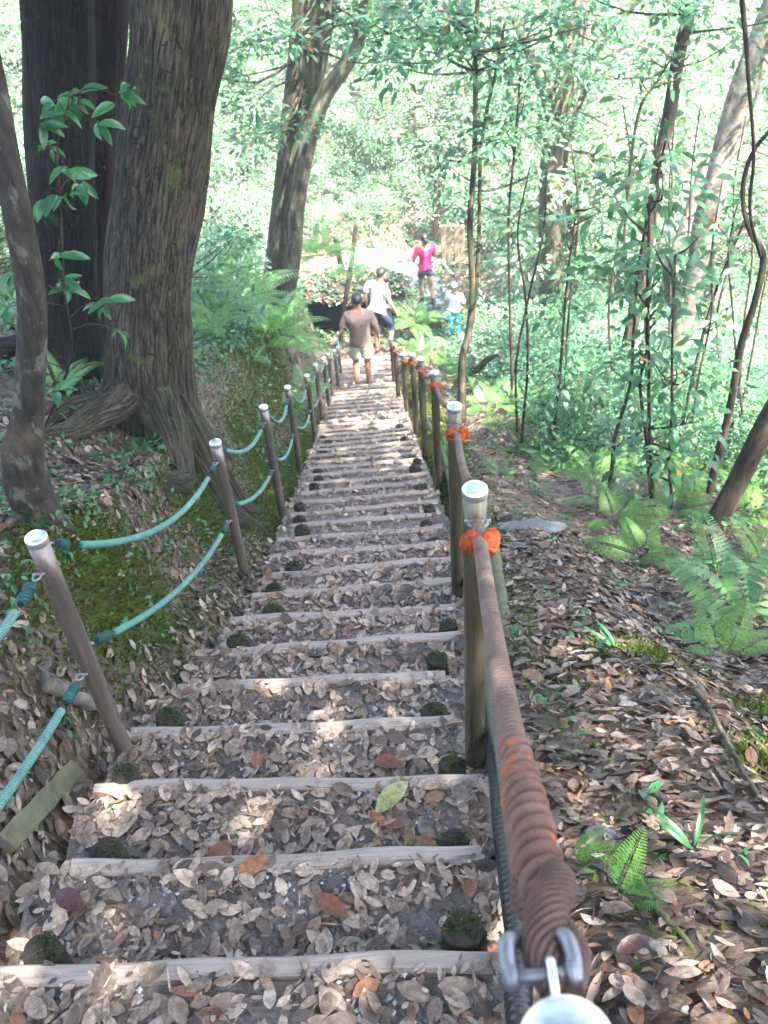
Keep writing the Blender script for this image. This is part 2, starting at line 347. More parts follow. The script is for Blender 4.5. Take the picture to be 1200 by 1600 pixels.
def leaf_mesh(name, batch, mat, extra=None, emat=None):
    V, F, k, rn = batch; n = len(V) // k
    lens = (F >= 0).sum(1); fl = F[F >= 0]
    loops = (np.arange(n)[:, None] * k + fl[None]).ravel(); tot = np.tile(lens, n)
    Vs = [V]; mi = [0] * len(tot); rn = [rn]
    if extra is not None:
        eV, eF = extra; eV = np.asarray(eV).reshape(-1, 3)
        loops = np.concatenate([loops, np.array([i + len(V) for f in eF for i in f], int)]); tot = np.concatenate([tot, [len(f) for f in eF]])
        Vs.append(eV); mi += [1] * len(eF); rn.append(np.zeros(len(eV)))
    Va = np.concatenate(Vs); me = bpy.data.meshes.new(name)
    me.vertices.add(len(Va)); me.vertices.foreach_set('co', Va.astype(np.float32).ravel())
    me.loops.add(len(loops)); me.loops.foreach_set('vertex_index', loops.astype(np.int32))
    me.polygons.add(len(tot)); me.polygons.foreach_set('loop_start', np.concatenate([[0], np.cumsum(tot)[:-1]]).astype(np.int32))
    me.polygons.foreach_set('loop_total', tot.astype(np.int32))
    me.materials.append(mat)
    if emat: me.materials.append(emat)
    me.polygons.foreach_set('material_index', mi)
    a = me.attributes.new('rnd', 'FLOAT', 'POINT'); a.data.foreach_set('value', np.concatenate(rn).astype(np.float32))
    if emat: a = me.attributes.new('rest', 'FLOAT_VECTOR', 'POINT'); a.data.foreach_set('vector', Va.astype(np.float32).ravel())
    me.polygons.foreach_set('use_smooth', [True] * len(tot)); me.update(calc_edges=True); me.validate(); return me
def rnd_dir(n, rg=rng):
    v = rg.normal(0, 1, (n, 3)); return v / np.linalg.norm(v, axis=1)[:, None]

# ------------------------------------------------------------------ ground
def axis(a, b, c, d, fine, coarse):
    return np.concatenate([np.arange(a, b, coarse), np.arange(b, c, fine), np.arange(c, d, coarse)])
gx = axis(-30, -3.4, 4.2, 30, .07, .5); gy = np.concatenate([np.arange(-6, .2, .5), np.arange(.2, 7, .06), np.arange(7, 18, .12), np.arange(18, 60, .5)])
X, Y = np.meshgrid(gx, gy); Z = H(X, Y)
MOSS = [(-1.14, 2.8, .26, .6, .95), (-1.5, 1.9, .2, .3, .45), (-1.05, 4.5, .16, .7, .7), (-1.0, 6.6, .16, 1.2, .65), (-1.2, 9.5, .25, 2, .5), (.5, 7, .12, 4, .55), (-.78, 7.5, .14, 3.2, .8), (1.05, 1.55, .16, .14, .9), (1.3, 1.95, .18, .15, .8), (.9, 2.35, .2, .12, .7), (1.0, .8, .25, .2, .9), (.6, 10, .2, 4, .7)]
moss = sum(a * gauss(X, Y, cx, cy_, sx, sy) for cx, cy_, sx, sy, a in MOSS)
mb = MB(); ny, nx = X.shape
mb.add(np.stack([X, Y, Z], -1), [(j * nx + i, j * nx + i + 1, (j + 1) * nx + i + 1, (j + 1) * nx + i) for j in range(ny - 1) for i in range(nx - 1)], moss=moss.ravel())
tag(mb.build('ground', M_ground), kind='structure')

# stepped gravel path between the planks
Y0, DY = .87, .343; NB = 41
SY = [Y0 + DY * k for k in range(-2, NB + 1)]
def topz(y): return CAMZ - float(drop(y))
mb = MB()
for k in range(len(SY) - 1):
    a, b_ = SY[k], SY[k + 1]; z = topz(b_) - .012; n = 8; m = 4
    xs = np.linspace(0, 1, n + 1); ys = np.linspace(a - .04, b_ - .022, m + 1)
    V = [(xl(y) - .06 + (xr(y) - xl(y) + .12) * u, y - .062 * max(0., 1 - max(0, k - 3) / 6) * (u - .6), z + rng.normal(0, .004) - .01 * (j == m)) for j, y in enumerate(ys) for u in xs]
    mb.add(V, [(j * (n + 1) + i, j * (n + 1) + i + 1, (j + 1) * (n + 1) + i + 1, (j + 1) * (n + 1) + i) for j in range(m) for i in range(n)])
tag(mb.build('path', M_gravelbed), kind='structure')
# grey path beyond the stairs
cl = [ground(*p) for p in ((585, 590), (600, 572), (630, 556), (665, 540), (690, 515), (682, 480), (662, 455), (630, 430), (585, 410), (560, 395))]
wd = [.35, .3, .12, .12, .3, .55, .6, .6, .5, .4]
P = spline(cl, 60); W = np.interp(np.linspace(0, 9, 60), range(10), wd); mb = MB(); T = np.gradient(P[:, :2], axis=0); T /= np.linalg.norm(T, axis=1)[:, None]
V = []
for i in range(60):
    for u in np.linspace(-1, 1, 7):
        x = P[i, 0] - T[i, 1] * W[i] * u; y = P[i, 1] + T[i, 0] * W[i] * u; V.append((x, y, float(H(x, y)) + .03))
mb.add(V, [(i * 7 + j, i * 7 + j + 1, (i + 1) * 7 + j + 1, (i + 1) * 7 + j) for i in range(59) for j in range(6)])
tag(mb.build('footpath', M_path), kind='structure')

c0 = ground(585, 415); V = [(c0.x, c0.y, float(H(c0.x, c0.y)) + .035)]; n = 48
for q in (.5, 1):
    for a in np.arange(n) * 2 * math.pi / n:
        m = q * (1 + .13 * math.sin(3 * a + 1) + .08 * math.sin(7 * a)); x = c0.x + 1.1 * m * math.cos(a); y = c0.y + 1.2 * m * math.sin(a); V.append((x, y, float(H(x, y)) + .035))
mb = MB(); mb.add(V, [(0, 1 + j, 1 + (j + 1) % n) for j in range(n)] + [(1 + j, 1 + n + j, 1 + n + (j + 1) % n, 1 + (j + 1) % n) for j in range(n)])
tag(mb.build('ground_clearing', simple('pale_sand', (.42, .39, .36), .9, 0, 30, .3, .7, .02)), kind='structure')  # pale colour paints the glare of sun on litter and gravel
def yaw(k): return .062 * max(0., 1 - max(0, k - 2) / 6)
# ------------------------------------------------------------------ stairs: planks and pegs
for k in range(NB):
    y = SY[k + 2]; z = topz(y); x0, x1 = float(xl(y)), float(xr(y)); x0 += rng.uniform(-.05, .04); x1 += rng.uniform(-.03, .04); n = 14
    mb = MB(); V = []; ph = rng.uniform(0, 6, 3)
    for i in range(n + 1):
        u = i / n; x = x0 + (x1 - x0) * u; wv = .003 * math.sin(5 * u + ph[0]) + .002 * math.sin(17 * u + ph[1]); t = .021 + .0015 * math.sin(9 * u + ph[2])
        yy = y + wv + .010 * (u - .5) * math.sin(ph[1]) - yaw(k) * (u - .6)
        for (a, b_) in ((-t, -.16), (-t, -.006), (-t * .7, 0), (t * .7, 0), (t, -.006), (t, -.16)): V.append((x, yy + a, z + b_ + wv))
    F = [(i * 6 + j, i * 6 + j + 1, (i + 1) * 6 + j + 1, (i + 1) * 6 + j) for i in range(n) for j in range(5)] + [tuple(range(5, -1, -1)), tuple(n * 6 + j for j in range(6))]
    mb.add(V, F); o = mb.build('step_plank', M_plank, smooth_=False)
    near = k + 1
    tag(o, f'weathered timber step plank, {ordn(k)} up from the bottom of the picture', 'step plank', 'step planks of the stairway')
peg0 = None
def link(name, me, parent=None): 
    o = bpy.data.objects.new(name, me); C.objects.link(o); o.parent = parent; return o
def make_peg():
    t = thing('wooden_peg', 'x', 'peg')
    mb = MB(); P = [(0, 0, -.25), (0, 0, 0), (.0, 0, .17), (0.002, 0, .2)]; th = lambda a, i: 1 + .05 * np.sin(3 * a + 1) + .03 * np.sin(7 * a)
    mb.add(*tube_geo(spline(P, 8), [.043, .044, .043, .042, .042, .042, .0415, .0395], 16, th)); mb.build('stake', M_peg, t)
    rg2 = np.random.default_rng(3); n = 420; a = rg2.uniform(0, 6.28, n); q = .043 * rg2.random(n) ** .5; k = np.sin(3 * a + 60 * q + 1) + rg2.normal(0, .5, n) > -.2; a, q = a[k], q[k]; n = len(a)
    zz = np.where(q > .038, rg2.uniform(.12, .2, n), .198); pos = np.stack([np.cos(a) * np.minimum(q, .041), np.sin(a) * np.minimum(q, .041), zz], -1); d = rnd_dir(n, rg2) * .8 + np.array([0, 0, .8]) + np.stack([np.cos(a), np.sin(a), 0 * a], -1) * (q > .038)[:, None]; l = rg2.uniform(.005, .014, n)
    mo = link('moss', leaf_mesh('moss', leaves(pos, d, d[:, [1, 2, 0]], l, l * .5, rg2.random(n), 0, .3, 2), leaf_mat('peg_moss', [(0, (.012, .025, .006)), (.6, (.03, .065, .014)), (1, (.07, .11, .02))],   .2, .8, .2)), t); mo['kind'] = 'stuff'; return t
peg0 = make_peg(); used = False
for k in range(0, 24):
    y = SY[k + 2] + .07
    for s in (0, 1):
        if s == 0 and k in (4, 9, 13) or s == 1 and k in (7, 12): continue
        y = SY[k + 2] + .07 - yaw(k) * (-.5 if s == 0 else .35)
        x = float(xl(y)) + .09 + rng.uniform(-.03, .03) if s == 0 else float(xr(y)) - .055 + rng.uniform(-.02, .02)
        z = topz(SY[k + 2]) - .2 + rng.uniform(-.09, .005)
        lab = f"mossy-topped wooden peg at the {'left' if s == 0 else 'right'} end of the {ordn(k)} step plank from the bottom"
        sc = rng.uniform(.85, 1.12)
        if not used: o = peg0; used = True; o.location = (x, y, z); o['label'] = lab; o['group'] = 'pegs holding the step planks'
        else: o = dup(peg0, (x, y, z), (rng.uniform(-.16, .16), rng.uniform(-.16, .16), rng.uniform(0, 6)), (sc, sc, 1), lab)

# ------------------------------------------------------------------ fence posts
PR = .029
def post(name, cap, basez, mat, label, group, r=PR, ch=.022):
    t = thing(name, label, 'fence post', (cap.x, cap.y, basez), 0, group); h = cap.z - basez
    mb = MB(); mb.add(*tube_geo([(0, 0, z) for z in np.linspace(-.25, h - ch, 8)], r, 28)); mb.build('pole', mat, t)
    mb = MB(); prof = [(r + .0008, h - ch), (r + .0014, h - ch + .002), (r + .0018, h - .008), (r + .0005, h - .003), (r * .9, h), (r * .5, h + .0025), (.0005, h + .003)]
    k = 28; V = [(p * math.cos(a), p * math.sin(a), z) for p, z in prof for a in np.arange(k) * 2 * math.pi / k]
    q = 3 * k; side = V[:q + k]; topv = V[q:]
    mb.add(side, [(i * k + j, i * k + (j + 1) % k, (i + 1) * k + (j + 1) % k, (i + 1) * k + j) for i in range(3) for j in range(k)])
    mb.add(topv, [(i * k + j, i * k + (j + 1) % k, (i + 1) * k + (j + 1) % k, (i + 1) * k + j) for i in range(3) for j in range(k)]); mb.build('cap', M_chrome, t)
    return t
GR, GL = 'posts of the right-hand rope railing', 'posts of the left-hand green rope fence'
Rc = []; 
p0 = Vector(tuple(ray(888, 1628) * .63)); p0.z += CAMZ; Rc.append((p0, CAMZ - 1.5 - .65 * p0.y))
for cap_, base_ in (((742, 762), (741, 1155)), ((710, 633), (735, 912)), ((679, 581), (687, 754)), ((657.6, 560), (669, 712)), ((644.4, 553.5), (652, 672)), ((630, 553), (639, 644)), ((617, 537), (626, 622)), ((611, 528), (618, 603))):
    b_ = at_drop_plane(*base_, 1.5, .65) if base_[1] > 625 else at_y(*base_, 11.5 + (622 - base_[1]) * .08)
    c_ = at_y(cap_[0], cap_[1], b_.y); c_.x = .5 * (c_.x + b_.x) if abs(c_.x - b_.x) > .12 else c_.x
    Rc.append((c_, b_.z))
Lc = []
for cap_, base_ in (((55, 838), (205, 1165)), ((336, 690), (385, 888)), ((411.5, 635), (443, 798)), ((449, 604), (473, 727)), ((479, 586), (494, 678)), ((492.5, 569), (506, 657)), ((505, 559), (519, 632)), ((512.5, 552), (521, 614)), ((522.5, 547), (530, 601)), ((528, 541.5), (535, 590)), ((529, 519), (533, 560))):
    b_ = at_drop_plane(*base_, 1.5, .65) if base_[1] > 640 else at_y(*base_, {632: 11.2, 614: 12.1, 601: 12.9, 590: 13.9, 560: 15.5}[base_[1]])
    Lc.append((at_y(*cap_, b_.y), b_.z))
l0 = Vector(Lc[0][0]); l0 = Vector((l0.x - .02, .05, l0.z + 1.2)); Lc.insert(0, (l0, l0.z - .93))
for i, (c_, bz) in enumerate(Rc):
    lab = 'steel rail post in the bottom corner with only its bright round cap showing' if i == 0 else f'olive brown steel rail post with silver cap, {ordn(i - 1)} full post up the right-hand rope railing'
    post('rail_post', c_, bz - .03, M_post_right, lab, GR)
    print('R', i, [round(v, 2) for v in c_], round(c_.z - bz, 2))
for i, (c_, bz) in enumerate(Lc):
    print('L', i, [round(v, 2) for v in c_], round(c_.z - bz, 2))
    if i == 0: continue
    post('fence_post', c_, bz - .05, M_post_left, f'brown steel pipe post with silver cap, {ordn(i - 1)} from the viewer in the green rope fence', GL, .0275)

# ------------------------------------------------------------------ ropes
def rope_geo(P, r, strands=3, pitch=.09, k=24, depth=.22, ppm=260):
    P = np.asarray(P); L = np.linalg.norm(np.diff(P, axis=0), axis=1).sum(); n = max(8, int(min(L * ppm, 520))); Q = spline(P[np.linspace(0, len(P) - 1, min(len(P), 24)).astype(int)], n)
    s = np.concatenate([[0], np.cumsum(np.linalg.norm(np.diff(Q, axis=0), axis=1))]); rr = np.interp(np.linspace(0, 1, n), np.linspace(0, 1, len(np.atleast_1d(r))), np.atleast_1d(r)) if np.ndim(r) else np.full(n, r)
    g = lambda th, i: np.abs(np.cos(strands / 2 * (th - 2 * math.pi * s[i] / pitch)))
    V, F = tube_geo(Q, rr, k, lambda th, i: 1 - depth * (1 - g(th, i)) ** 1.6)
    th = np.arange(k) * 2 * math.pi / k; gr = np.concatenate([(1 - g(th, i)) ** 1.7 for i in range(n)])
    return V, F, gr
def sag(a, b, s, n=24):
    t = np.linspace(0, 1, n)[:, None]; a = np.array(tuple(a)); b = np.array(tuple(b)); P = a + (b - a) * t; P[:, 2] -= 4 * s * (t * (1 - t))[:, 0]; return P
def shackle_geo(c, d, w_, l, r):
    """bow shackle: U bow opening along d, pin across"""
    c = np.array(tuple(c)); d = np.array(tuple(d), float); d /= np.linalg.norm(d); sd_ = np.cross(d, (0, 0, 1.)); sd_ /= np.linalg.norm(sd_)
    P = [c + sd_ * w_ * math.cos(a) + d * (l * .55 * math.sin(a)) for a in np.linspace(0, math.pi, 12)]
    P = [c + sd_ * w_ - d * l * .5] + P + [c - sd_ * w_ - d * l * .5]
    return tube_geo(spline(P, 26), r, 10), tube_geo(spline([c + sd_ * (w_ + 2.2 * r) - d * l * .42, c - sd_ * (w_ + 2.2 * r) - d * l * .42], 4), r * 1.05, 10)
# right brown rope, one length per span
for i in range(len(Rc) - 1):
    a, b_ = Rc[i][0].copy(), Rc[i + 1][0].copy(); d = (b_ - a).normalized()
    a = a + Vector((.008 if i == 0 else 0, PR, 0)) + Vector((0, .035, -.045)); b_ = b_ - Vector((0, PR, 0)) + Vector((0, -.03, -.06))
    lab = 'thick twisted brown rope with orange-painted splice held by the big shackle' if i == 0 else f'weathered brown handrail rope between the {ordn(i - 1)} and {ordn(i)} full posts of the right-hand railing'
    t = thing('handrail_rope', lab, 'rope', tuple(a), 0, 'brown ropes of the right-hand railing'); A = np.array(tuple(a))
    P = sag(a, b_, .05 if i == 0 else .07, 60) - A; n = len(P)
    mb = MB()
    if i == 0:
        V, F, g = rope_geo(P[14:], .0158, 3, .044, 30, .42, 460); mb.add(V, F, groove=g); mb.build('rope', M_rope_brown, t)
        mb = MB(); V, F, g = rope_geo(P[3:17], [.0195, .0215, .0235, .0205, .0240, .0215, .0235, .0205, .0215, .0185, .0195, .0165], 3, .085, 44, .42, 560); mb.add(V, F, groove=g); sp = mb.build('splice', M_rope_splice, t)
        # the eye: two fat strands crossing round the pin
        q = P[5]; e = P[0]
        mb = MB()
        for s in (-1, 1):
            pts = [q + np.array([s * .004, .0, 0]), q * .75 + e * .25 + np.array([s * .010, 0, .009 * s]), q * .42 + e * .58 + np.array([-s * .003, 0, .013 * s]), q * .15 + e * .85 + np.array([-s * .010, -.004, .004 * s]), e + np.array([-s * .004, -.014, -.006])]
            V, F, g = rope_geo(spline(pts, 40), [.0155, .0165, .0165, .0150, .012], 12, .11 * s, 56, .16, 900); mb.add(V, F, groove=g * .8)
        mb.build('eye', rope_mat('dark_rope_eye', (.085, .048, .036), (.15, .092, .07)), t)
    else:
        V, F, g = rope_geo(P, .0135, 3, .045, 16, .16, 150 if i < 4 else 60); mb.add(V, F, groove=g); mb.build('rope', M_rope_brown, t)
    # neck, orange binding and shackle at the far end
    e = P[-1]; f = P[-1] - P[-5]; f = f / np.linalg.norm(f)
    mb = MB(); V, F, g = rope_geo(np.array([e - f * .10, e - f * .06, e - f * .02, e + f * .012]), [.0145, .018, .0165, .011], 3, .06, 20, .3, 400); mb.add(V, F, groove=g)
    mb.build('eye_splice', M_rope_brown, t)
    mb = MB(); sdv = np.cross(f, (0, 0, 1.)); sdv /= np.linalg.norm(sdv); o_ = e - f * .13
    for (sx, up, dz, sc) in ((-.019, .000, 0, .0225), (.020, .003, 0, .0215), (.0, -.017, -.006, .021), (.013, -.014, .022, .015), (-.012, -.016, .02, .014)):
        mb.add(*blob_geo(o_ + sdv * sx + np.array([0, 0, up]) - f * dz, (sc, sc * 1.15, sc * 1.05), i * 7 + int(sx * 999) % 50, .3, 28, 20))
    mb.build('orange_binding', M_orange, t)
    (g1, g2) = shackle_geo(e + f * .005, -f, .020, .055, .0048)
    sh = MB().add(*g1).build('shackle', M_galv, t); MB().add(*g2).build('pin', M_galv, sh)
# the large shackle on the near post
a = Rc[0][0]; cc = a + Vector((-.004, PR + .034, -.043)); t = thing('bow_shackle', 'large galvanised bow shackle joining the thick rope to the nearest post', 'shackle', tuple(cc)); t.scale = (.8, .8, .8)
sdv = np.array([1., -.08, 0])
P = [(-.0225, -.008, 0), (-.0235, .012, .002), (-.0215, .03, .004), (-.015, .045, .004)]
mb = MB(); mb.add(*tube_geo(spline([(-.0265, -.014, -.002), (-.0285, .008, .0), (-.0255, .026, -.004), (-.017, .034, -.022), (0, .036, -.034), (.017, .034, -.022), (.0255, .026, -.004), (.0285, .008, .0), (.0265, -.014, -.002)], 40), .0072, 14)); mb.build('bow', M_galv, t)
mb = MB(); mb.add(*tube_geo([(-.034, -.006, -.002), (.03, -.006, -.002)], .0062, 14)); mb.add(*blob_geo((-.027, -.006, -.002), (.008, .0125, .0125), 2, .02)); mb.add(*blob_geo((.025, -.006, -.002), (.007, .0115, .0115), 2, .02)); mb.build('pin', M_galv, t)
mb = MB(); mb.add(*tube_geo([(.0075 , -.04, -.01), (.0075, -.02, .006), (.0075, .0, .01), (.0075, .006, 0)], .0042, 12)); mb.build('post_eye', M_chrome, t)

# left green ropes: upper and lower length in each span
for i in range(len(Lc) - 1):
    for up in (0, 1):
        A_, B_ = Lc[i][0].copy(), Lc[i + 1][0].copy()
        ha, hb = Lc[i][0].z - Lc[i][1], Lc[i + 1][0].z - Lc[i + 1][1]
        if up: A_.z -= .075; B_.z -= .09
        else: A_.z -= ha * .52; B_.z -= hb * .54
        A_.y += PR + .02; B_.y -= PR + .025; A_.x += .004; B_.x -= .012
        L = (B_ - A_).length; P = sag(A_, B_, L * (.075 if up else .05), 40); o0 = P[0].copy(); P = P - o0
        who = f'the {ordn(i - 1)} and {ordn(i)} posts' if i else 'the frame edge and the first post'
        t = thing('green_rope', f"{'upper' if up else 'lower'} sea-green rope hanging between {who} of the left fence", 'rope', tuple(o0), 0, 'green ropes of the left fence')
        mb = MB(); V, F, g = rope_geo(P[4:-4], .0116, 3, .034, 14, .14, 260 if i < 3 else 80); mb.add(V, F, groove=g); mb.build('rope', M_rope_green, t)
        if i < 7:
            for seg, hw in ((P[1:8], 1), (P[-8:-1], 0)):
                m_ = min(6, max(2, int(.11 / (L / 40)) + 1)); sg = seg[:m_] if hw else seg[-m_:]
                mb = MB(); V, F, g = rope_geo(spline(sg, 20), [.012, .0165, .0145, .0165, .0155, .0105] if hw else [.0105, .0155, .0165, .0145, .0165, .012], 3, .045, 18, .38, 500); mb.add(V, F, groove=g); mb.build('splice', M_wrap_green, t)
            (g1, g2) = shackle_geo(P[-1], P[-3] - P[-1], .009, .036, .0032); sh = MB().add(*g1).add(*g2).build('shackle', M_galv, t)
            (g1, g2) = shackle_geo(P[0], P[2] - P[0], .009, .036, .0032); sh = MB().add(*g1).add(*g2).build('shackle', M_galv, t)

# ------------------------------------------------------------------ conduit, edging timbers
pts = [(.155, -.3), (.16, .6), (.190, .84), (.222, 1.25), (.285, 1.95), (.34, 2.9), (.425, 4.3), (.5, 5.6), (.56, 7.2), (.56, 9), (.5, 11)]
pts = [(x, y, max(CAMZ - float(drop(y)), float(H(x, y))) + .022) for x, y in pts]
P = spline(pts, 1500); s = np.concatenate([[0], np.cumsum(np.linalg.norm(np.diff(P, axis=0), axis=1))])
mb = MB(); mb.add(*tube_geo(P, .0255 + .0006 * np.sign(np.sin(s * 2 * math.pi / .0125 * .5)), 16)); tag(mb.build('corrugated_conduit', M_pipe), 'black corrugated plastic conduit running down beside the right-hand posts', 'conduit')
def log(name, a, b_, r, mat, label, cat, seed=1, n=24, k=14, bend=.02, sm=True):
    a = np.array(tuple(a)); b_ = np.array(tuple(b_)); rg = np.random.default_rng(seed); P = a + (b_ - a) * np.linspace(0, 1, n)[:, None]
    P += np.cumsum(rg.normal(0, bend * .15, (n, 3)), axis=0); ph = rg.uniform(0, 6, 4)
    rr = np.interp(np.linspace(0, 1, n), np.linspace(0, 1, len(np.atleast_1d(r))), np.atleast_1d(r))
    mb = MB(); mb.add(*tube_geo(P - a, rr, k, lambda th, i: 1 + .07 * np.sin(2 * th + ph[0] + i * .1) + .05 * np.sin(5 * th + ph[1]) + .05 * math.sin(i * .9 + ph[2])))
    return tag(mb.build(name, mat, None, sm, tuple(a)), label, cat)
def gp(x, y, dz=0): return (x, y, float(H(x, y)) + dz)
log('edging_log', ground(828, 1470) + Vector((0, 0, .01)), ground(778, 862) + Vector((0, 0, .01)), .034, M_timber_green, 'long mossy timber log lying beside the black conduit under the brown rope', 'log', 3)
a = ground(0, 1325); b_ = ground(115, 1205); log('edging_timber', a + Vector((0, 0, -.012)), b_ + Vector((0, 0, -.01)), [.044, .04], M_timber_green, 'short yellow-green timber lying diagonally beside the stairs at the left edge', 'timber', 5, k=4, bend=.004, sm=False)

# ------------------------------------------------------------------ leaf litter, gravel
def terrain_frames(x, y, hf, tilt, rg=rng):
    e = .04; z = hf(x, y); nx_ = -(hf(x + e, y) - z) / e; ny_ = -(hf(x, y + e) - z) / e
    N = np.stack([nx_, ny_, np.ones_like(z)], -1) + rg.normal(0, tilt, (len(x), 3)); N /= np.linalg.norm(N, axis=1)[:, None]
    a = rg.uniform(0, 6.283, len(x)); f = np.stack([np.cos(a), np.sin(a), np.zeros_like(a)], -1); f -= N * (f * N).sum(1)[:, None]
    return np.stack([x, y, z], -1), f, N
def step_h(x, y):
    y = y + .062 * np.clip(1 - (y - 2.2) / 2, 0, 1) * ((x + .86) - .6); k = np.floor((y - SY[0]) / DY); yb = SY[0] + (k + 1) * DY; return CAMZ - np.interp(yb, PY, PD) - .008
def litter(name, n, xr_, yr, L, hf, tilt, mat, lod=0, on_path=False, pw=1.0, lift=.025, dens=None):
    x = rng.uniform(*xr_, n); y = yr[0] + (yr[1] - yr[0]) * rng.random(n) ** pw
    ins = (x > xl(y) - .06) & (x < xr(y) + .05) & (y < 14.9)
    keep = ins if on_path else ~ins
    if dens is not None: keep &= rng.random(n) < dens(x, y)
    x, y = x[keep], y[keep]; P, f, N = terrain_frames(x, y, (lambda a, b: step_h(a, b)) if on_path else H, tilt)
    if on_path: f2 = rnd_dir(len(x)); N = np.array([0, 0, 1.]) + rng.normal(0, tilt, (len(x), 3)); f = f2 - N * ((f2 * N).sum(1) / (N * N).sum(1))[:, None]
    P = P + np.array([0, 0, 1.]) * rng.uniform(.002, lift, (len(x), 1)) * .8; m = len(x)
    l = L[0] + (L[1] - L[0]) * rng.random(m) ** 2.0; wv = l * np.where(rng.random(m) < .14, rng.uniform(.06, .14, m), rng.uniform(.28, .6, m))
    return leaf_mesh(name, leaves(P - f / (np.linalg.norm(f, axis=1)[:, None]) * l[:, None] * .5, f, N, l, wv, rng.random(m), rng.normal(.03, .15, m), rng.normal(.03, .25, m), lod), mat)
def link(name, me, parent=None): 
    o = bpy.data.objects.new(name, me); C.objects.link(o); o.parent = parent; return o
thin = lambda x, y: np.clip(1 - 1.1 * sum(a * gauss(x, y, cx, cy_, sx, sy) for cx, cy_, sx, sy, a in MOSS), .3, 1)
tag(link('path_leaf_litter', litter('path_leaf_litter', 14500, (-.95, .42), (.4, 4.4), (.02, .078), None, .17, M_step_litter, 0, True)), kind='stuff')
tag(link('path_leaf_litter', litter('path_leaf_litter', 16000, (-.75, .42), (4.4, 14.8), (.028, .062), None, .22, M_step_litter, 1, True, .9, .02)), kind='stuff')
tag(link('leaf_litter', litter('leaf_litter', 56000, (-2.6, 3.0), (.2, 4.5), (.02, .085), None, .3, M_litter, 0, False, 1, .035, thin)), kind='stuff')
tag(link('leaf_litter', litter('leaf_litter', 52000, (-4.0, 5.0), (4.5, 16), (.035, .075), None, .4, M_litter, 1, False, .8, .03, thin)), kind='stuff')
tag(link('leaf_litter', litter('leaf_litter', 16000, (-10, 12), (15, 36), (.09, .16), None, .4, M_litter, 2, False, .9, .03)), kind='stuff')
# gravel
n = 9000; x = rng.uniform(-.85, .3, n); y = rng.uniform(.4, 4.5, n); pat = np.sin(x * 7 + 1) * np.cos(y * 9 + x * 4) > -.15; ks = (x > xl(y)) & (x < xr(y)) & pat; x, y = x[ks], y[ks]; z = step_h(x, y); n = len(x)
ico = np.array([(1, 0, 0), (0, 1, 0), (-1, 0, 0), (0, -1, 0), (0, 0, 1), (0, 0, -1)], float); icf = np.array([(0, 1, 4, -1), (1, 2, 4, -1), (2, 3, 4, -1), (3, 0, 4, -1), (1, 0, 5, -1), (2, 1, 5, -1), (3, 2, 5, -1), (0, 3, 5, -1)])
sz = rng.uniform(.003, .008, (n, 1, 1)); V = ico[None] * sz * rng.uniform(.6, 1.3, (n, 6, 1)) * np.array([1, 1, .7]) + np.stack([x, y, z + .002], -1)[:, None]
me = leaf_mesh('gravel', (V.reshape(-1, 3), icf, 6, np.repeat(rng.random(n), 6)), M_stone); me.polygons.foreach_set('use_smooth', [False] * len(me.polygons)); tag(link('gravel', me), kind='stuff')
# moss tufts
def moss_tufts(n):
    px, py, ps = [], [], []
    for cx, cy_, sx, sy, a in MOSS:
        m = int(n * sx * sy * 2); px.append(rng.normal(cx, sx * .55, m)); py.append(rng.normal(cy_, sy * .55, m))
    x = np.concatenate(px); y = np.concatenate(py); k = ~((x > xl(y) + .0) & (x < xr(y)) & (y < 14.9)); x, y = x[k], y[k]
    P, f, N = terrain_frames(x, y, H, .5); l = rng.uniform(.012, .035, len(x)); d = N + rnd_dir(len(x)) * .7
    return leaf_mesh('moss', leaves(P, d, f, l, l * .45, rng.random(len(x)), 0, .3, 2), leaf_mat('moss_tuft', [(0, (.03, .05, .008)), (.5, (.065, .10, .014)), (.8, (.11, .15, .025)), (1, (.12, .07, .025))], .3, .8, .2))
tag(link('moss', moss_tufts(20000)), kind='stuff')
# green seedlings and creeping ground cover
def cover(n, xr_, yr, L, dens, lod=1):
    x = rng.uniform(*xr_, n); y = rng.uniform(*yr, n); k = (rng.random(n) < dens(x, y)) & ~((x > xl(y) - .12) & (x < xr(y) + .1) & (y < 15)); x, y = x[k], y[k]
    m = 6; x = np.repeat(x, m) + rng.normal(0, .03, len(x) * m); y = np.repeat(y, m) + rng.normal(0, .03, len(y) * m)
    P, f, N = terrain_frames(x, y, H, .5); P[:, 2] += rng.uniform(.01, .09, len(x)); l = rng.uniform(*L, len(x))
    return leaf_mesh('ground_cover', leaves(P, f + N * .25, N, l, l * .5, rng.random(len(x)) * .9, .2, .3, lod), M_leaf_near if lod == 0 else M_leaf)
tag(link('ground_cover', cover(2600, (-3, 3), (.3, 4.6), (.02, .05), lambda x, y: .05 + .7 * smooth(.95, 1.25, -x) * smooth(1.2, 3, y) + .25 * smooth(1.1, 2.4, x), 0)), kind='stuff')
tag(link('ground_cover', cover(9500, (-4.5, 6), (4.5, 16), (.04, .08), lambda x, y: .06 + .9 * smooth(.93, 1.1, -x) + .6 * smooth(1.1, 2.4, x))), kind='stuff')
tag(link('ground_cover', cover(16000, (-12, 13), (15.5, 38), (.08, .15), lambda x, y: .75 * (1 - gauss(x, y, -.3, 21.5, 2.0, 2.8)) + .05, 2)), kind='stuff')
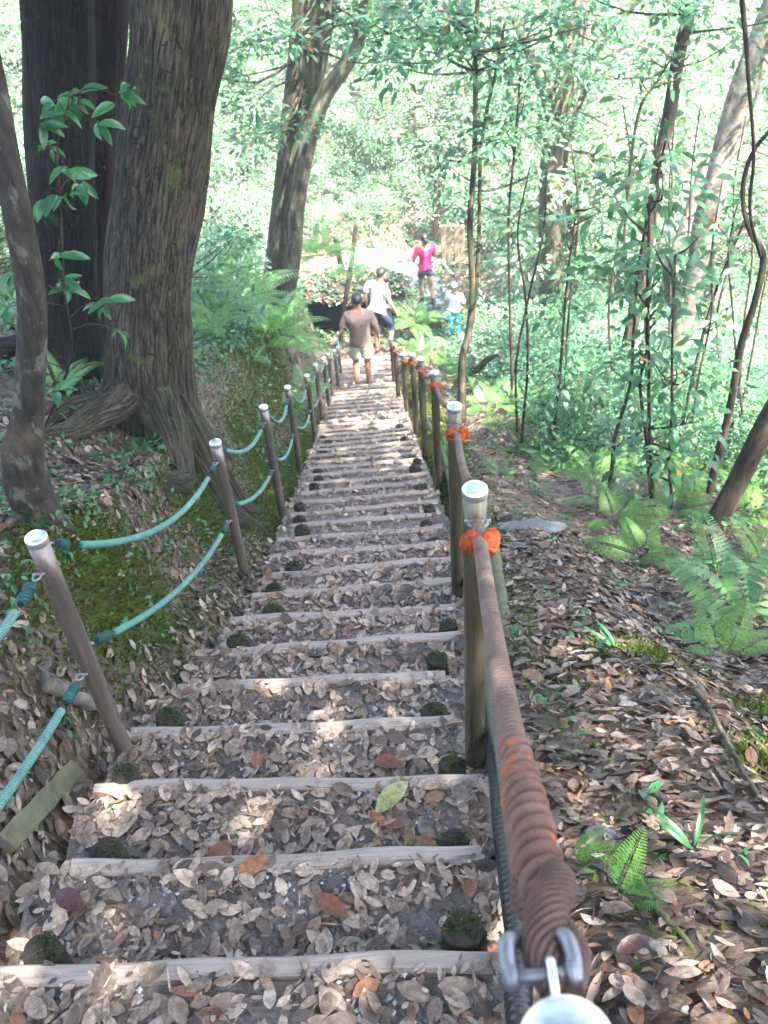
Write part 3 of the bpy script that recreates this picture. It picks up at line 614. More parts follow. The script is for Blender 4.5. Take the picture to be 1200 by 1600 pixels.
#PART2
# ------------------------------------------------------------------ trees
def px_r(p, wpx):
    z = float(np.dot(np.array([p.x, p.y, p.z - CAMZ]), _F)); return .5 * wpx * z / FPX
def px_path(lst, base_extra=None):
    """list of (px, py, Y, width px) -> points and radii; the first is the foot, put on the ground"""
    P = [at_y(a, b, Y) for a, b, Y, w_ in lst]; r = [px_r(p, l[3]) for p, l in zip(P, lst)]
    return P, r
def trunk_geo(P, r, k=14, n=40, seed=0, flare=.0, lobes=5, fh=.5, wob=.05, twist=.3, ridge=0):
    rg = np.random.default_rng(seed); Q = spline(P, n); t = np.linspace(0, 1, n); rr = np.interp(t, np.linspace(0, 1, len(r)), r); ph = rg.uniform(0, 6, 4)
    hh = Q[:, 2] - Q[0, 2]
    def rf(th, i):
        fl = flare * math.exp(-max(hh[i], 0) / fh)
        return 1 + wob * np.sin(3 * th + ph[0] + i * .13) + wob * .7 * np.sin(2 * th + ph[1] - i * .07) + wob * .4 * np.sin(9 * th + ph[3]) + ridge * (np.abs(np.sin(17 * th + 1.3 * np.sin(hh[i] * 3.1 + 2 * th) + ph[0])) + .6 * np.abs(np.sin(29 * th + 1.7 * np.sin(hh[i] * 5.3 - 3 * th))) - .9) + fl * (.45 + .75 * np.abs(np.sin(lobes * .5 * th + ph[2] + twist * hh[i])) ** 1.5)
    V, F = tube_geo(Q, rr, k, rf); th = np.arange(k) * 2 * math.pi / k; ss = np.concatenate([[0], np.cumsum(np.linalg.norm(np.diff(Q, axis=0), axis=1))]); rm = float(np.mean(r)) 
    rest = np.stack([np.tile(np.cos(th) * rm, n), np.tile(np.sin(th) * rm, n), np.repeat(ss, k)], -1); return V, F, rest
def root_geo(base, ang, L, r, seed, drop_=.25, k=12):
    rg = np.random.default_rng(seed); n = 12; pts = []; a = ang
    x, y = base.x, base.y
    for i in range(n):
        u = i / (n - 1); z = float(H(x, y)) + drop_ * (1 - u) ** 2.2 * 1.0 - .03 * u - .01
        pts.append((x, y, z)); a += rg.normal(0, .16); x += math.cos(a) * L / n; y += math.sin(a) * L / n
    V, F = tube_geo(spline(pts, 22), np.linspace(1, .18, 22) ** .9 * r, k, lambda th, i: 1 + .12 * np.sin(2 * th + i * .3) + .06 * np.sin(5 * th)); th = np.arange(k) * 2 * math.pi / k
    return V, F, np.stack([np.tile(np.cos(th) * r, 22), np.tile(np.sin(th) * r, 22), np.repeat(np.arange(22) * L / 22, k)], -1)
def crown_batch(centres, per, cr, L, seed, droop=.25, wfac=(.34, .48), lod=1):
    rg = np.random.default_rng(seed); c = np.repeat(np.asarray(centres), per, axis=0); n = len(c)
    d = rnd_dir(n, rg); rad = cr * rg.random((n, 1)) ** .45; pos = c + d * rad * np.array([1, 1, .6]); fwd = d * np.array([1, 1, .35]) - np.array([0, 0, droop]) + rg.normal(0, .25, (n, 3))
    nr = np.array([0, 0, 1.]) + rg.normal(0, .45, (n, 3)); l = rg.uniform(L[0], L[1], n)
    tone = np.repeat(rg.random(len(centres)), per) * .55 + rg.random(n) * .45
    tone = np.where(rg.random(n) < .006, 1., tone * .94)
    return leaves(pos, fwd, nr, l, l * rg.uniform(wfac[0], wfac[1], n), tone, .2, .35, lod)
def limbs(trunk_pts, centres, r0, seed, k=6):
    """a limb from the nearest trunk point to every clump"""
    rg = np.random.default_rng(seed); Vs, Fs, n = [], [], 0; T = np.asarray(trunk_pts)
    for c in centres:
        lowr = T[T[:, 2] < c[2] - .1]; src = lowr if len(lowr) else T[:1]
        s = src[np.argmin(((src - c) ** 2).sum(1))]; L = np.linalg.norm(c - s); m = (s + c) / 2 + rg.normal(0, .07 * L, 3) - np.array([0, 0, .05 * L])
        V, F = tube_geo(spline([s, m, c], 7), np.linspace(1, .25, 7) * r0 * min(1, .35 + L * .3), k, None, False); Vs.append(V); Fs += [tuple(i + n for i in f) for f in F]; n += len(V)
    return (np.concatenate(Vs), Fs) if Vs else (np.zeros((0, 3)), [])
def shift(g, o): return (np.asarray(g[0]) - np.array(tuple(o)), g[1]) + ((0, g[2]) if len(g) > 2 else ())

# --- the giant trees at the left
def big_tree(name, label, lst, bark, flare, lobes, seed, fh=.45, roots=(), k=48, n=90, wob=.04, cat='tree', crown=None, twist=.3, ridge=0):
    P, r = px_path(lst); foot = P[0]; g0 = float(H(foot.x, foot.y)); P = [Vector((foot.x, foot.y, g0 - .35))] + P if P[0].z > g0 - .3 else P
    if len(P) > len(r): r = [r[0]] + r
    t = thing(name, label, cat, (foot.x, foot.y, g0)); mb = MB(); mb.add(*shift(trunk_geo(P, r, k, n, seed, flare, lobes, fh, wob, twist, ridge), t.location)); mb.build('trunk', bark, t)
    for i, (ang, L, rr, dz) in enumerate(roots):
        b_ = Vector((foot.x + math.cos(ang) * r[0] * .5, foot.y + math.sin(ang) * r[0] * .5, 0)); MB().add(*shift(root_geo(b_, ang, L, rr, seed + i, dz), t.location)).build('root', bark, t)
    if crown:
        top = P[-1]; rg = np.random.default_rng(seed + 5); cs = [np.array([top.x, top.y, top.z]) + rg.normal(0, 1, 3) * np.array(crown[1]) + np.array(crown[2]) for _ in range(crown[0])]
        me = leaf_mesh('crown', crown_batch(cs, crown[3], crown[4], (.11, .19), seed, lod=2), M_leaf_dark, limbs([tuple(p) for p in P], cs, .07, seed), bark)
        me.transform(Matrix.Translation(-Vector(t.location))); link('crown', me, t)
    return t
def ext(lst, Y, px, py, w_): return lst + [(px, py, Y, w_)]
big_tree('giant_tree', 'huge furrowed trunk with spreading mossy roots, the broadest of the trees on the left bank', [(240, 668, 5.05, 150), (233, 560, 5.1, 132), (232, 450, 5.15, 128), (245, 330, 5.2, 138), (262, 200, 5.25, 143), (275, 90, 5.3, 150), (285, -20, 5.35, 156), (305, -300, 5.45, 165), (315, -900, 5.6, 200)],
    M_bark_big, .42, 5, 3, .32, [(-1.15, 1.0, .13, .30), (-.55, .8, .12, .26), (-1.9, .95, .11, .28), (-2.5, .8, .10, .22), (.3, .6, .10, .2)], crown=(64, (2.1, 1.9, .7), (1.3, 1.6, .9), 120, .7), k=200, n=220, ridge=.016)
big_tree('tall_tree', 'dark brown trunk with fine vertical bark behind the hanging leaf sprays at upper left', [(112, 590, 5.5, 115), (105, 470, 5.55, 88), (98, 300, 5.6, 98), (92, 150, 5.65, 106), (88, 0, 5.7, 112), (80, -400, 5.8, 130)],
    bark_mat('dark_furrowed_bark', (.004, .003, .002), (.045, .034, .022), .08, .12, 60, .02), .4, 4, 8, .35, [(-2.2, .8, .09, .2), (-1.2, .7, .1, .22)], k=160, n=120, ridge=.018)
big_tree('slender_tree', 'narrow reddish dark trunk squeezed between the two broad trunks at upper left', [(150, 560, 5.9, 70), (152, 430, 5.95, 52), (158, 250, 6.0, 50), (168, 100, 6.05, 55), (172, 0, 6.1, 58), (176, -300, 6.2, 62)], M_bark_red, .2, 3, 9)
big_tree('lichened_tree', 'thin leaning trunk blotched with pale lichen on split mossy roots at the left edge', [(42, 745, 3.0, 70), (46, 640, 3.0, 50), (50, 540, 3.0, 46), (46, 450, 3.0, 44), (30, 350, 3.02, 42), (14, 260, 3.05, 40), (-6, 150, 3.1, 38), (-50, -60, 3.2, 36)],
    M_bark_lichen, .38, 3, 12, .16, [(-.9, .22, .045, .13), (-2.3, .22, .04, .12), (-1.5, .16, .035, .10), (-.3, .25, .03, .06)], k=28, wob=.07)
# canopy tops of these and the other tall trees stand above the picture and shade the stairs
def simple_tree(name, label, lst, bark, seed, flare=.15, roots=(), forks=(), k=16, n=50, crown=None, group=None, wob=.06, leafmat=None, cat='tree'):
    P, r = px_path(lst); foot = P[0]; g0 = float(H(foot.x, foot.y)); P = [Vector((foot.x, foot.y, g0 - .3))] + P; r = [r[0]] + r
    t = thing(name, label, cat, (foot.x, foot.y, g0), 0, group); mb = MB(); mb.add(*shift(trunk_geo(P, r, k, n, seed, flare, 4, .3, wob), t.location)); mb.build('trunk', bark, t)
    allp = [tuple(p) for p in P]
    for f in forks:
        P2, r2 = px_path(f); MB().add(*shift(trunk_geo(P2, r2, max(8, k - 4), 30, seed + 1, 0, 3, .3, wob), t.location)).build('limb', bark, t); allp += [tuple(p) for p in P2]
    for i, (ang, L, rr, dz) in enumerate(roots):
        MB().add(*shift(root_geo(Vector((foot.x, foot.y, 0)), ang, L, rr, seed + i, dz), t.location)).build('root', bark, t)
    if crown is not None:
        cn, cl = crown; rg = np.random.default_rng(seed + 9); cs = []
        for (cpx, cpy, cY, rad, num) in cl:
            c0 = at_y(cpx, cpy, cY)
            for _ in range(num): cs.append(np.array(tuple(c0)) + rnd_dir(1, rg)[0] * rad * rg.random() ** .5 * np.array([1, 1, .55]))
        me = leaf_mesh('crown', crown_batch(cs, cn, .30, (.07, .125), seed, lod=1), leafmat or M_leaf, limbs(spline(allp[:len(P)], 30), cs, .022, seed), bark)
        me.transform(Matrix.Translation(-Vector(t.location))); link('crown', me, t)
    return t
simple_tree('valley_tree', 'thick grey-brown trunk with sunlit crown, standing above the ferns left of the walkers', [(428, 520, 12, 52), (438, 400, 12, 44), (450, 300, 12.05, 47), (464, 200, 12.1, 54), (479, 100, 12.15, 60), (493, 0, 12.2, 68), (515, -200, 12.3, 72)], M_bark_grey, 21, .25,
    crown=(60, [(420, 20, 11.5, 1.2, 8), (380, 90, 11.0, .8, 5), (430, 185, 10.8, .5, 4), (560, -10, 11.5, 1.2, 8)]))
simple_tree('forked_tree', 'slimmer pale trunk bending right in front of the thick grey-brown one', [(447, 500, 11.6, 22), (460, 400, 11.6, 22), (467, 310, 11.6, 24), (482, 225, 11.6, 27), (505, 155, 11.6, 28), (538, 105, 11.65, 26), (560, 60, 11.7, 24), (572, 0, 11.7, 22), (585, -120, 11.8, 20)], bark_mat('light_grey_bark', (.04, .034, .024), (.21, .18, .13), .2, .3, 16, .01), 22, .15)
simple_tree('mossy_tree', 'pale brown forked trunk rising from the undergrowth right of the twin sapling', [(864, 520, 15.5, 44), (862, 430, 15.5, 37), (861, 340, 15.5, 37), (862, 250, 15.5, 33), (872, 180, 15.55, 32), (884, 120, 15.6, 33), (897, 60, 15.6, 32), (905, 0, 15.7, 33), (915, -150, 15.8, 33)], M_bark_grey, 23, .2,
    forks=([(864, 190, 15.55, 22), (850, 140, 15.6, 18), (835, 100, 15.7, 15), (800, 20, 15.8, 12)], [(885, 150, 15.6, 20), (915, 100, 15.6, 18), (950, 50, 15.5, 16), (1005, -10, 15.4, 14)]),
    crown=(70, [(840, 30, 15.0, 1.6, 12), (960, 20, 15.2, 1.6, 8), (800, 120, 14.6, 1.0, 7), (900, 200, 15, .8, 4)]))
simple_tree('dark_leaning_tree', 'dark slim trunk leaning right up to the frame top, tallest dark stem on the right', [(968, 600, 9.2, 18), (985, 520, 9.2, 20), (1003, 430, 9.25, 19), (1018, 340, 9.3, 20), (1032, 250, 9.35, 20), (1048, 170, 9.4, 22), (1060, 90, 9.45, 21), (1082, 0, 9.5, 20), (1110, -120, 9.6, 20)], M_bark_dark, 24,
    crown=(60, [(1000, -10, 9.6, .9, 4), (1130, 30, 9.4, .7, 4)]))
simple_tree('pale_leaning_tree', 'pale patchy trunk leaning right with a side limb near the right edge', [(1040, 610, 11, 34), (1062, 520, 11, 34), (1085, 430, 11, 34), (1100, 350, 11, 36), (1122, 280, 11, 38), (1142, 210, 11.05, 42), (1165, 140, 11.1, 46), (1195, 60, 11.15, 44), (1240, -60, 11.2, 44)], M_bark_pale, 25,
    forks=([(1040, 470, 11.4, 28), (1060, 400, 11.5, 30), (1085, 330, 11.7, 30), (1110, 250, 11.9, 26), (1130, 230, 12, 18)],), crown=(60, [(1180, 20, 10.6, 1.0, 5)]))
simple_tree('crooked_tree', 'dark wet trunk slanting over the big ferns at the right edge', [(1090, 865, 4.6, 34), (1110, 830, 4.6, 33), (1140, 780, 4.6, 34), (1170, 720, 4.62, 34), (1205, 650, 4.65, 34), (1290, 500, 4.7, 34)], M_bark_dark, 26, .3, k=16, wob=.09)
simple_tree('sinuous_sapling', 'dark sinuous stem looping upward beside the right edge', [(1105, 800, 5.2, 15), (1118, 730, 5.2, 13), (1140, 640, 5.2, 12), (1158, 540, 5.2, 12), (1180, 470, 5.2, 11), (1192, 400, 5.25, 11), (1170, 360, 5.3, 8), (1160, 300, 5.3, 8), (1175, 240, 5.3, 7), (1215, 190, 5.3, 6)], M_bark_dark, 27,
    forks=([(1188, 400, 5.2, 6), (1172, 330, 5.2, 6), (1178, 240, 5.2, 6), (1170, 130, 5.2, 6), (1165, 60, 5.2, 8), (1157, -20, 5.2, 9)],), k=10, wob=.1, cat='sapling')
simple_tree('twin_sapling', 'twin-stemmed sapling on a mossy stump behind the right-hand posts', [(722, 572, 8.6, 13), (732, 520, 8.6, 11), (738, 450, 8.6, 10), (734, 350, 8.6, 10), (741, 250, 8.6, 9), (743, 150, 8.6, 8), (744, 40, 8.6, 7), (752, -60, 8.6, 6)], M_bark_grey, 28, .5,
    forks=([(728, 550, 8.6, 8), (742, 470, 8.6, 7), (748, 370, 8.6, 6), (750, 260, 8.6, 6), (757, 190, 8.6, 5), (775, 110, 8.6, 5), (790, 30, 8.6, 4)],), k=10, crown=(34, [(690, 15, 8.3, .75, 9), (790, 70, 8.5, .6, 7), (620, 35, 8.2, .5, 6), (700, 100, 8.7, .5, 3), (760, 200, 8.4, .45, 4), (700, 240, 8.5, .3, 3), (860, 40, 8.5, .5, 5)]), cat='sapling')
SAP = [('thin dark sapling stem just right of the twin sapling', [(800, 600, 8.5, 5), (797, 480, 8.5, 5), (795, 340, 8.5, 4), (806, 215, 8.5, 4), (812, 120, 8.5, 3)]),
 ('thin bare stem in the middle of the right-hand undergrowth', [(868, 720, 6.6, 5), (866, 670, 6.6, 5), (876, 570, 6.6, 5), (885, 450, 6.6, 4), (900, 330, 6.6, 3)]),
 ('wavy thin stem left of the pair beside the bright fern', [(942, 810, 5.2, 6), (955, 740, 5.2, 6), (962, 680, 5.2, 6), (985, 600, 5.2, 5), (990, 520, 5.2, 5), (1000, 400, 5.2, 4), (1040, 220, 5.2, 4)]),
 ('straighter stem of the close pair above the ferns on the right', [(1028, 830, 5.0, 6), (1018, 740, 5.0, 6), (1014, 640, 5.0, 6), (1014, 560, 5.0, 5), (1012, 450, 5.0, 5), (1015, 300, 5.0, 4)]),
 ('bowed stem of the close pair above the ferns on the right', [(1020, 815, 5.1, 6), (1014, 740, 5.1, 6), (1008, 670, 5.1, 6), (1000, 600, 5.1, 5), (1010, 550, 5.1, 4), (1010, 460, 5.1, 4)]),
 ('upright thin stem just left of the slanting wet trunk', [(1042, 830, 4.9, 6), (1049, 780, 4.9, 6), (1045, 720, 4.9, 5), (1050, 650, 4.9, 5), (1050, 550, 4.9, 4), (1055, 400, 4.9, 4)]),
 ('slanting thin stem crossing in front of the pale leaning trunk', [(1060, 690, 6.5, 6), (1090, 560, 6.5, 6), (1110, 480, 6.5, 5), (1140, 400, 6.5, 5), (1170, 330, 6.5, 4)]),
 ('hair-thin dark stem curving up near the top right', [(985, 480, 9, 5), (975, 400, 9, 4), (985, 260, 9, 5), (1000, 170, 9, 5), (1025, 130, 9, 4), (1050, 90, 9, 3)])]
sr = random.Random(3)
for q in range(12):
    x0_, y0_, Y_ = sr.uniform(790, 1190), sr.uniform(560, 720), 0; Y_ = 6.0 + (720 - y0_) * .022; xx = x0_; pts_ = []
    for st_ in range(5): pts_.append((xx, y0_ - st_ * 105, Y_, 4.6 - .5 * st_)); xx += sr.uniform(-14, 24)
    SAP.append(('x', pts_))
for i, (lab, l) in enumerate(SAP):
    simple_tree('thin_sapling', lab, l, M_bark_dark, 40 + i, .1, k=7, n=36, wob=.04, crown=(16, [(l[-1][0], l[-1][1], l[-1][2], .3, 4), (l[2][0] + 12, l[2][1], l[2][2], .3, 3), (l[-2][0], l[-2][1], l[-2][2], .35, 4)]), group='thin saplings on the right', cat='sapling') if i < 8 else simple_tree('bare_sapling', lab, l, M_bark_dark, 40 + i, .1, k=6, n=30, wob=.04, group='thin saplings on the right', cat='sapling')
# leafy spray hanging before the big trunks
def spray_sapling():
    root = ground(62, 690); t = thing('broadleaf_sapling', 'young sapling with large glossy green leaves in front of the big left trunks', 'sapling', tuple(root))
    st = [root] + [at_y(*p, 3.9) for p in ((110, 560), (100, 450), (95, 330), (90, 230), (110, 150))]
    rg = np.random.default_rng(5); pos, fw = [], []; tw = MB(); tw.add(*shift(tube_geo(spline(st, 30), np.linspace(.007, .003, 30), 7), root))
    for (cx, cy_, n, sp) in ((85, 160, 9, 26), (120, 150, 9, 24), (65, 190, 6, 16), (75, 225, 5, 14), (185, 150, 6, 26), (150, 190, 3, 14), (105, 265, 7, 22), (125, 285, 6, 18), (100, 305, 4, 14), (70, 310, 3, 10), (95, 400, 4, 14), (110, 455, 6, 24), (160, 475, 6, 24), (90, 440, 5, 20), (185, 515, 3, 12), (20, 430, 6, 20), (10, 480, 5, 20), (15, 560, 5, 20), (85, 610, 4, 16)):
        c = at_y(cx, cy_, 3.9 + rg.uniform(-.12, .12)); s = Vector(min(spline(st, 30).tolist(), key=lambda q: (Vector(q) - c).length)); tw.add(*shift(tube_geo(spline([s, (s + c) / 2 + Vector((0, 0, .03)), c], 8), np.linspace(.0035, .0012, 8), 5), root))
        for _ in range(n):
            d = rnd_dir(1, rg)[0] * np.array([1, .8, .5]) + np.array([.2, -.1, -.35]); pos.append(np.array(tuple(c - root)) + rg.normal(0, sp * .0006, 3)); fw.append(d)
    tw.build('stem', M_bark_dark, t); n = len(pos); l = rg.uniform(.065, .125, n)
    link('foliage', leaf_mesh('foliage', leaves(np.array(pos), np.array(fw), np.array([0, -.5, 1.]) + rg.normal(0, .35, (n, 3)), l, l * .34, rg.random(n), .25, .5, 0), M_leaf_near), t)
spray_sapling()

# ------------------------------------------------------------------ shrubs and trees of the valley
def shrub_proto(seed, n, per, size, L, cr, mat, lod=1, cat='shrub'):
    rg = np.random.default_rng(seed); cs = []
    while len(cs) < n:
        d = rnd_dir(1, rg)[0] * rg.random() ** .4
        c = d * np.array(size) + np.array([0, 0, size[2] * .95]); 
        if c[2] > .12: cs.append(c + rg.normal(0, .05, 3))
    st = [(0, 0, -.2), (.02, .01, size[2] * .4), (-.02, .03, size[2])]
    a = leaf_mesh('foliage', crown_batch(cs, per, cr, L, seed, lod=lod), mat)
    V, F = limbs(spline(st, 12), cs, .012 + .006 * size[2], seed, 5); b_ = MB(); b_.add(V, F); b_.add(*tube_geo(spline(st, 12), np.linspace(.02, .008, 12) * (1 + size[2] * .5), 7)); return a, b_.mesh('stem', M_bark_dark)
PROT = {}
def shrub(kind, loc, s, rz, label, group, name='shrub', cat='shrub'):
    a, b_ = PROT[kind]; t = thing(name, label, cat, tuple(loc), rz, group); t.scale = (s, s, s * random.uniform(.85, 1.15)); link('foliage', a, t); link('stem', b_, t); return t
for i in range(3):
    PROT['near', i] = shrub_proto(60 + i, 22, 34, (.5, .5, .45), (.05, .085), .15, M_leaf, 1)
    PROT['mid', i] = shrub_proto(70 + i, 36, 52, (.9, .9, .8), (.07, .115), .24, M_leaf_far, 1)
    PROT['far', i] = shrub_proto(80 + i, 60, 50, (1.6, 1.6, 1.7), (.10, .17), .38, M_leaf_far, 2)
    PROT['deep', i] = shrub_proto(90 + i, 40, 44, (.9, .9, .8), (.06, .11), .22, M_leaf, 1)
rg = np.random.default_rng(17)
def visible(p, z=1.0):
    q = np.array([p[0], p[1], p[2] + z - CAMZ]); d = q @ _F; return d > 0 and -80 < 600 + FPX * (q @ _R) / d < 1280 and -200 < 800 - FPX * (q @ _U) / d < 1650
def field(n, xr_, yr, kinds, sc, label, group, ok, name='shrub', cat='shrub', md=.5):
    done = []; tries = 0
    while len(done) < n and tries < n * 60:
        tries += 1; x, y = rg.uniform(*xr_), rg.uniform(*yr); p = (x, y, float(H(x, y)))
        if not ok(x, y) or not visible(p) or any((x - a) ** 2 + (y - b_) ** 2 < md ** 2 for a, b_ in done): continue
        done.append((x, y)); k = kinds[rg.integers(len(kinds))]; shrub((k, int(rg.integers(3))), (x, y, p[2] - .05), rg.uniform(*sc), rg.uniform(0, 6.28), label, group, name, cat)
    return done
clear = lambda x, y: not ((abs(x + .1) < 1.7 and 15.5 < y < 24.0) or (x > -1.6 and x < 3.3 and 14 < y < 24))
field(32, (1.7, 5.5), (5.6, 11), ['deep'], (.4, .8), 'low leafy shrub in the dense undergrowth on the shaded slope right of the stairs', 'shrubs on the shaded slope right of the stairs', lambda x, y: x > 1.5 + .10 * max(0, 8 - y), 'undergrowth_shrub', md=.5)
field(40, (1.9, 9), (11, 17), ['deep', 'mid'], (.6, 1.1), 'pale green shrub among the slim trunks in the valley right of the walkers', 'shrubs in the valley right of the walkers', lambda x, y: clear(x, y), 'valley_shrub', md=.75)
field(26, (-6, -1.7), (8.5, 17), ['deep', 'mid'], (.45, .95), 'leafy shrub on the fern bank beside the thick grey-brown trunk', 'shrubs on the left bank', lambda x, y: clear(x, y) and not (x > -2.2 and y > 13), 'bank_shrub', md=.7)
NOBOARD = lambda x, y: not (.2 < x < 2.6 and 17 < y < 24)
field(120, (-9, 11), (23.5, 36), ['mid', 'far', 'far', 'deep'], (.7, 1.25), 'sunlit pale green shrub on the far hillside', 'shrubs on the far hillside', lambda x, y: clear(x, y) and not (abs(x) < 1.9 and y < 25), 'hillside_shrub', md=.75)
field(26, (-3.2, .9), (23.6, 27), ['mid'], (.42, .7), 'x', 'shrubs on the far hillside', lambda x, y: not (-1.2 < x < 1.2 and y < 24.2), 'hillside_shrub', md=.45)
field(24, (-3.2, 2.4), (25, 32), ['mid', 'far'], (.65, .9), 'x', 'shrubs on the far hillside', lambda x, y: True, 'hillside_shrub', md=.7)
field(24, (-9, -1.9), (16.5, 25.5), ['mid', 'mid', 'far'], (.6, .95), 'bright shrub on the slope behind the thick grey-brown trunk', 'shrubs behind the thick grey-brown trunk', lambda x, y: not (x > -2.0 and y < 24), 'slope_shrub', md=1.0)
field(22, (3.2, 12), (17, 25), ['mid', 'far'], (.7, 1.1), 'bright bushy shrub beyond the forked trunk in the valley bottom', 'shrubs in the valley bottom', clear, 'bottom_shrub', md=1.2)
# slim trees of the far hillside
def small_tree_proto(seed, h, mat, bark):
    rg2 = np.random.default_rng(seed); st = [(0, 0, -.3), (.1, .05, h * .35), (rg2.normal(0, .25), .1, h * .7), (rg2.normal(0, .4), .2, h)]
    cs = [np.array([rg2.normal(0, 1.0), rg2.normal(0, 1.0), h * rg2.uniform(.35, 1.08)]) for _ in range(46)]
    a = leaf_mesh('crown', crown_batch(cs, 60, .42, (.11, .18), seed, lod=2), mat); V, F = limbs(spline(st, 30), cs, .03, seed, 5)
    b_ = MB(); b_.add(V, F); b_.add(*tube_geo(spline(st, 24), np.linspace(.10, .03, 24), 9, lambda th, i: 1 + .1 * np.sin(2 * th + i * .4))); return a, b_.mesh('trunk', bark)
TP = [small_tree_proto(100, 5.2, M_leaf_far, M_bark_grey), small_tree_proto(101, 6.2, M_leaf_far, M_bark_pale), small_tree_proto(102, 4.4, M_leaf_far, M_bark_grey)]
done = []
while len(done) < 26:
    x, y = rg.uniform(-8, 10), rg.uniform(24, 35)
    if not clear(x, y) or abs(x) < 1.2 and y < 26 or any((x - a) ** 2 + (y - b_) ** 2 < 1.3 for a, b_ in done): continue
    if len(done) > 20: x, y = rg.uniform(3.5, 8), rg.uniform(15, 23)
    done.append((x, y)); p = (x, y, float(H(x, y))); a, b_ = TP[int(rg.integers(3))]
    t = thing('hillside_tree', 'slim sunlit tree with airy pale green crown across the valley', 'tree', p, rg.uniform(0, 6.28), 'slim trees across the valley'); t.scale = (rg.uniform(.75, 1.1),) * 3; link('crown', a, t); link('trunk', b_, t)

# ------------------------------------------------------------------ ferns
M_stalk = simple('fern_stalk', (.09, .16, .05), .6)
def frond_mesh(name, L, wmax, npin, mat, lobes=8, arch=.5, seed=0, sword=False):
    rg2 = np.random.default_rng(seed); pos, fw, nr, ls, ws, rn = [], [], [], [], [], []
    def rp(s): return np.array([L * s * (1 - .12 * s * s), 0, L * (.62 * s - arch * 1.05 * s * s)])
    for i in range(npin):
        s = .14 + .85 * i / (npin - 1); p = rp(s); tg = rp(min(s + .02, 1.01)) - rp(s - .02); tg /= np.linalg.norm(tg)
        wl = wmax * (math.sin(math.pi * min(1, (s + .06)) ** .85) ** .8 if sword else (1.02 - s) ** .75 * min(1, (s / .22)))
        for sd_ in (-1, 1):
            d = np.array([.32 * tg[0], sd_, .32 * tg[2] - .12]) ; d /= np.linalg.norm(d); up = np.cross(d, tg * -sd_); up /= np.linalg.norm(up)
            if up[2] < 0: up = -up
            if sword:
                pos.append(p); fw.append(d + np.array([0, 0, -.25])); nr.append(up); ls.append(wl); ws.append(L * .055); rn.append(rg2.random())
            else:
                pos.append(p); fw.append(d); nr.append(up); ls.append(wl); ws.append(wl * .05 + .002); rn.append(rg2.random())
                for j in range(1, lobes):
                    u = j / lobes; q = p + d * wl * u; ll = wl * .21 * (1 - u) ** .5 + .002; q[2] -= wl * .18 * u * u
                    for s2 in (-1, 1):
                        dd = tg * s2 * .55 + d * .8 + rg2.normal(0, .12, 3); pos.append(q); fw.append(dd); nr.append(up); ls.append(ll); ws.append(max(wl / lobes * .8, .002)); rn.append(rg2.random())
    n = len(pos); st = tube_geo(np.array([rp(s) for s in np.linspace(0, 1, 14)]), np.linspace(.0022, .0006, 14) * (L / .6), 5)
    return leaf_mesh(name, leaves(np.array(pos), np.array(fw), np.array(nr), np.array(ls), np.array(ws), np.array(rn), .1, .15, 0 if sword else 1), mat, st, M_stalk)
FR = {'soft': frond_mesh('frond', .55, .17, 22, M_fern, 8, .5, 1), 'blue': frond_mesh('frond', .6, .17, 20, M_fern_pale, 7, .55, 2), 'lime': frond_mesh('frond', .3, .085, 18, M_fern_lime, 8, .3, 3),
      'sword': frond_mesh('frond', .62, .13, 15, M_fern_pale, 0, .55, 4, True), 'flat': frond_mesh('frond', .5, .16, 20, M_fern, 8, .15, 6), 'bright': frond_mesh('frond', .9, .24, 24, leaf_mat('fern_leaf_sunny', [(0, (.09, .24, .07)), (1, (.22, .40, .13))], .45, .4), 7, .5, 7)}
def fern(kind, loc, s, n, label, group='ferns', seed=0, spread=6.283, a0=0, tilt=.0, name='fern'):
    t = thing(name, label, 'fern', tuple(loc), 0, group); r2 = random.Random(seed)
    for i in range(n):
        f = link('frond', FR[kind], t); k = s * r2.uniform(.75, 1.1); f.scale = (k,) * 3; f.rotation_euler = (r2.uniform(-.25, .25), tilt + r2.uniform(-.3, .25) - (.35 if i % 3 == 2 else 0), a0 + spread * (i + r2.uniform(-.4, .4)) / n)
    return t
near_ferns = [('lime', 935, 915, 1.0, 2, 'small single lime-green fern frond lying on the leaf litter right of the rope', -2.6, .8), ('soft', 1000, 870, .75, 7, 'soft bright green fern above the lime-green frond', 0, 6.28), ('soft', 960, 815, .6, 6, 'feathery fern at the foot of the wavy thin stem', 0, 6.28),
  ('sword', 1175, 985, .95, 8, 'drooping fern with long blade-like leaflets at the right edge', 0, 6.28), ('blue', 1120, 900, .8, 7, 'bluish fern under the slanting wet trunk', 0, 6.28), ('soft', 1130, 1030, .6, 6, 'dark green fern below the drooping long-leafleted fern', 0, 6.28), ('soft', 1190, 880, .8, 6, 'bright fern behind the slanting wet trunk at the edge', 0, 6.28),
  ('flat', 888, 1345, .42, 3, 'small green fern growing beside the orange-painted rope splice', -1.0, 1.6), ('flat', 960, 1400, .35, 3, 'smaller fern seedling just right of the one beside the splice', -.6, 2.2), ('soft', 900, 735, .55, 6, 'fern at the foot of the bare stem amid the undergrowth', 0, 6.28),
  ('blue', 850, 720, .5, 5, 'low bluish fern at the near edge of the right-hand undergrowth', 0, 6.28), ('flat', 135, 880, .22, 3, 'tiny fern on the mossy mound beside the first fence post', 0, 6.28), ('soft', 1010, 740, .6, 6, 'fern tucked behind the close pair of thin stems', 0, 6.28), ('blue', 780, 745, .4, 5, 'little fern beside the second right-hand post', 0, 6.28),
  ('soft', 930, 690, .6, 6, 'feathery fern deep in the right-hand undergrowth', 0, 6.28), ('blue', 840, 655, .6, 6, 'pale fern behind the broken dark branch', 0, 6.28)]
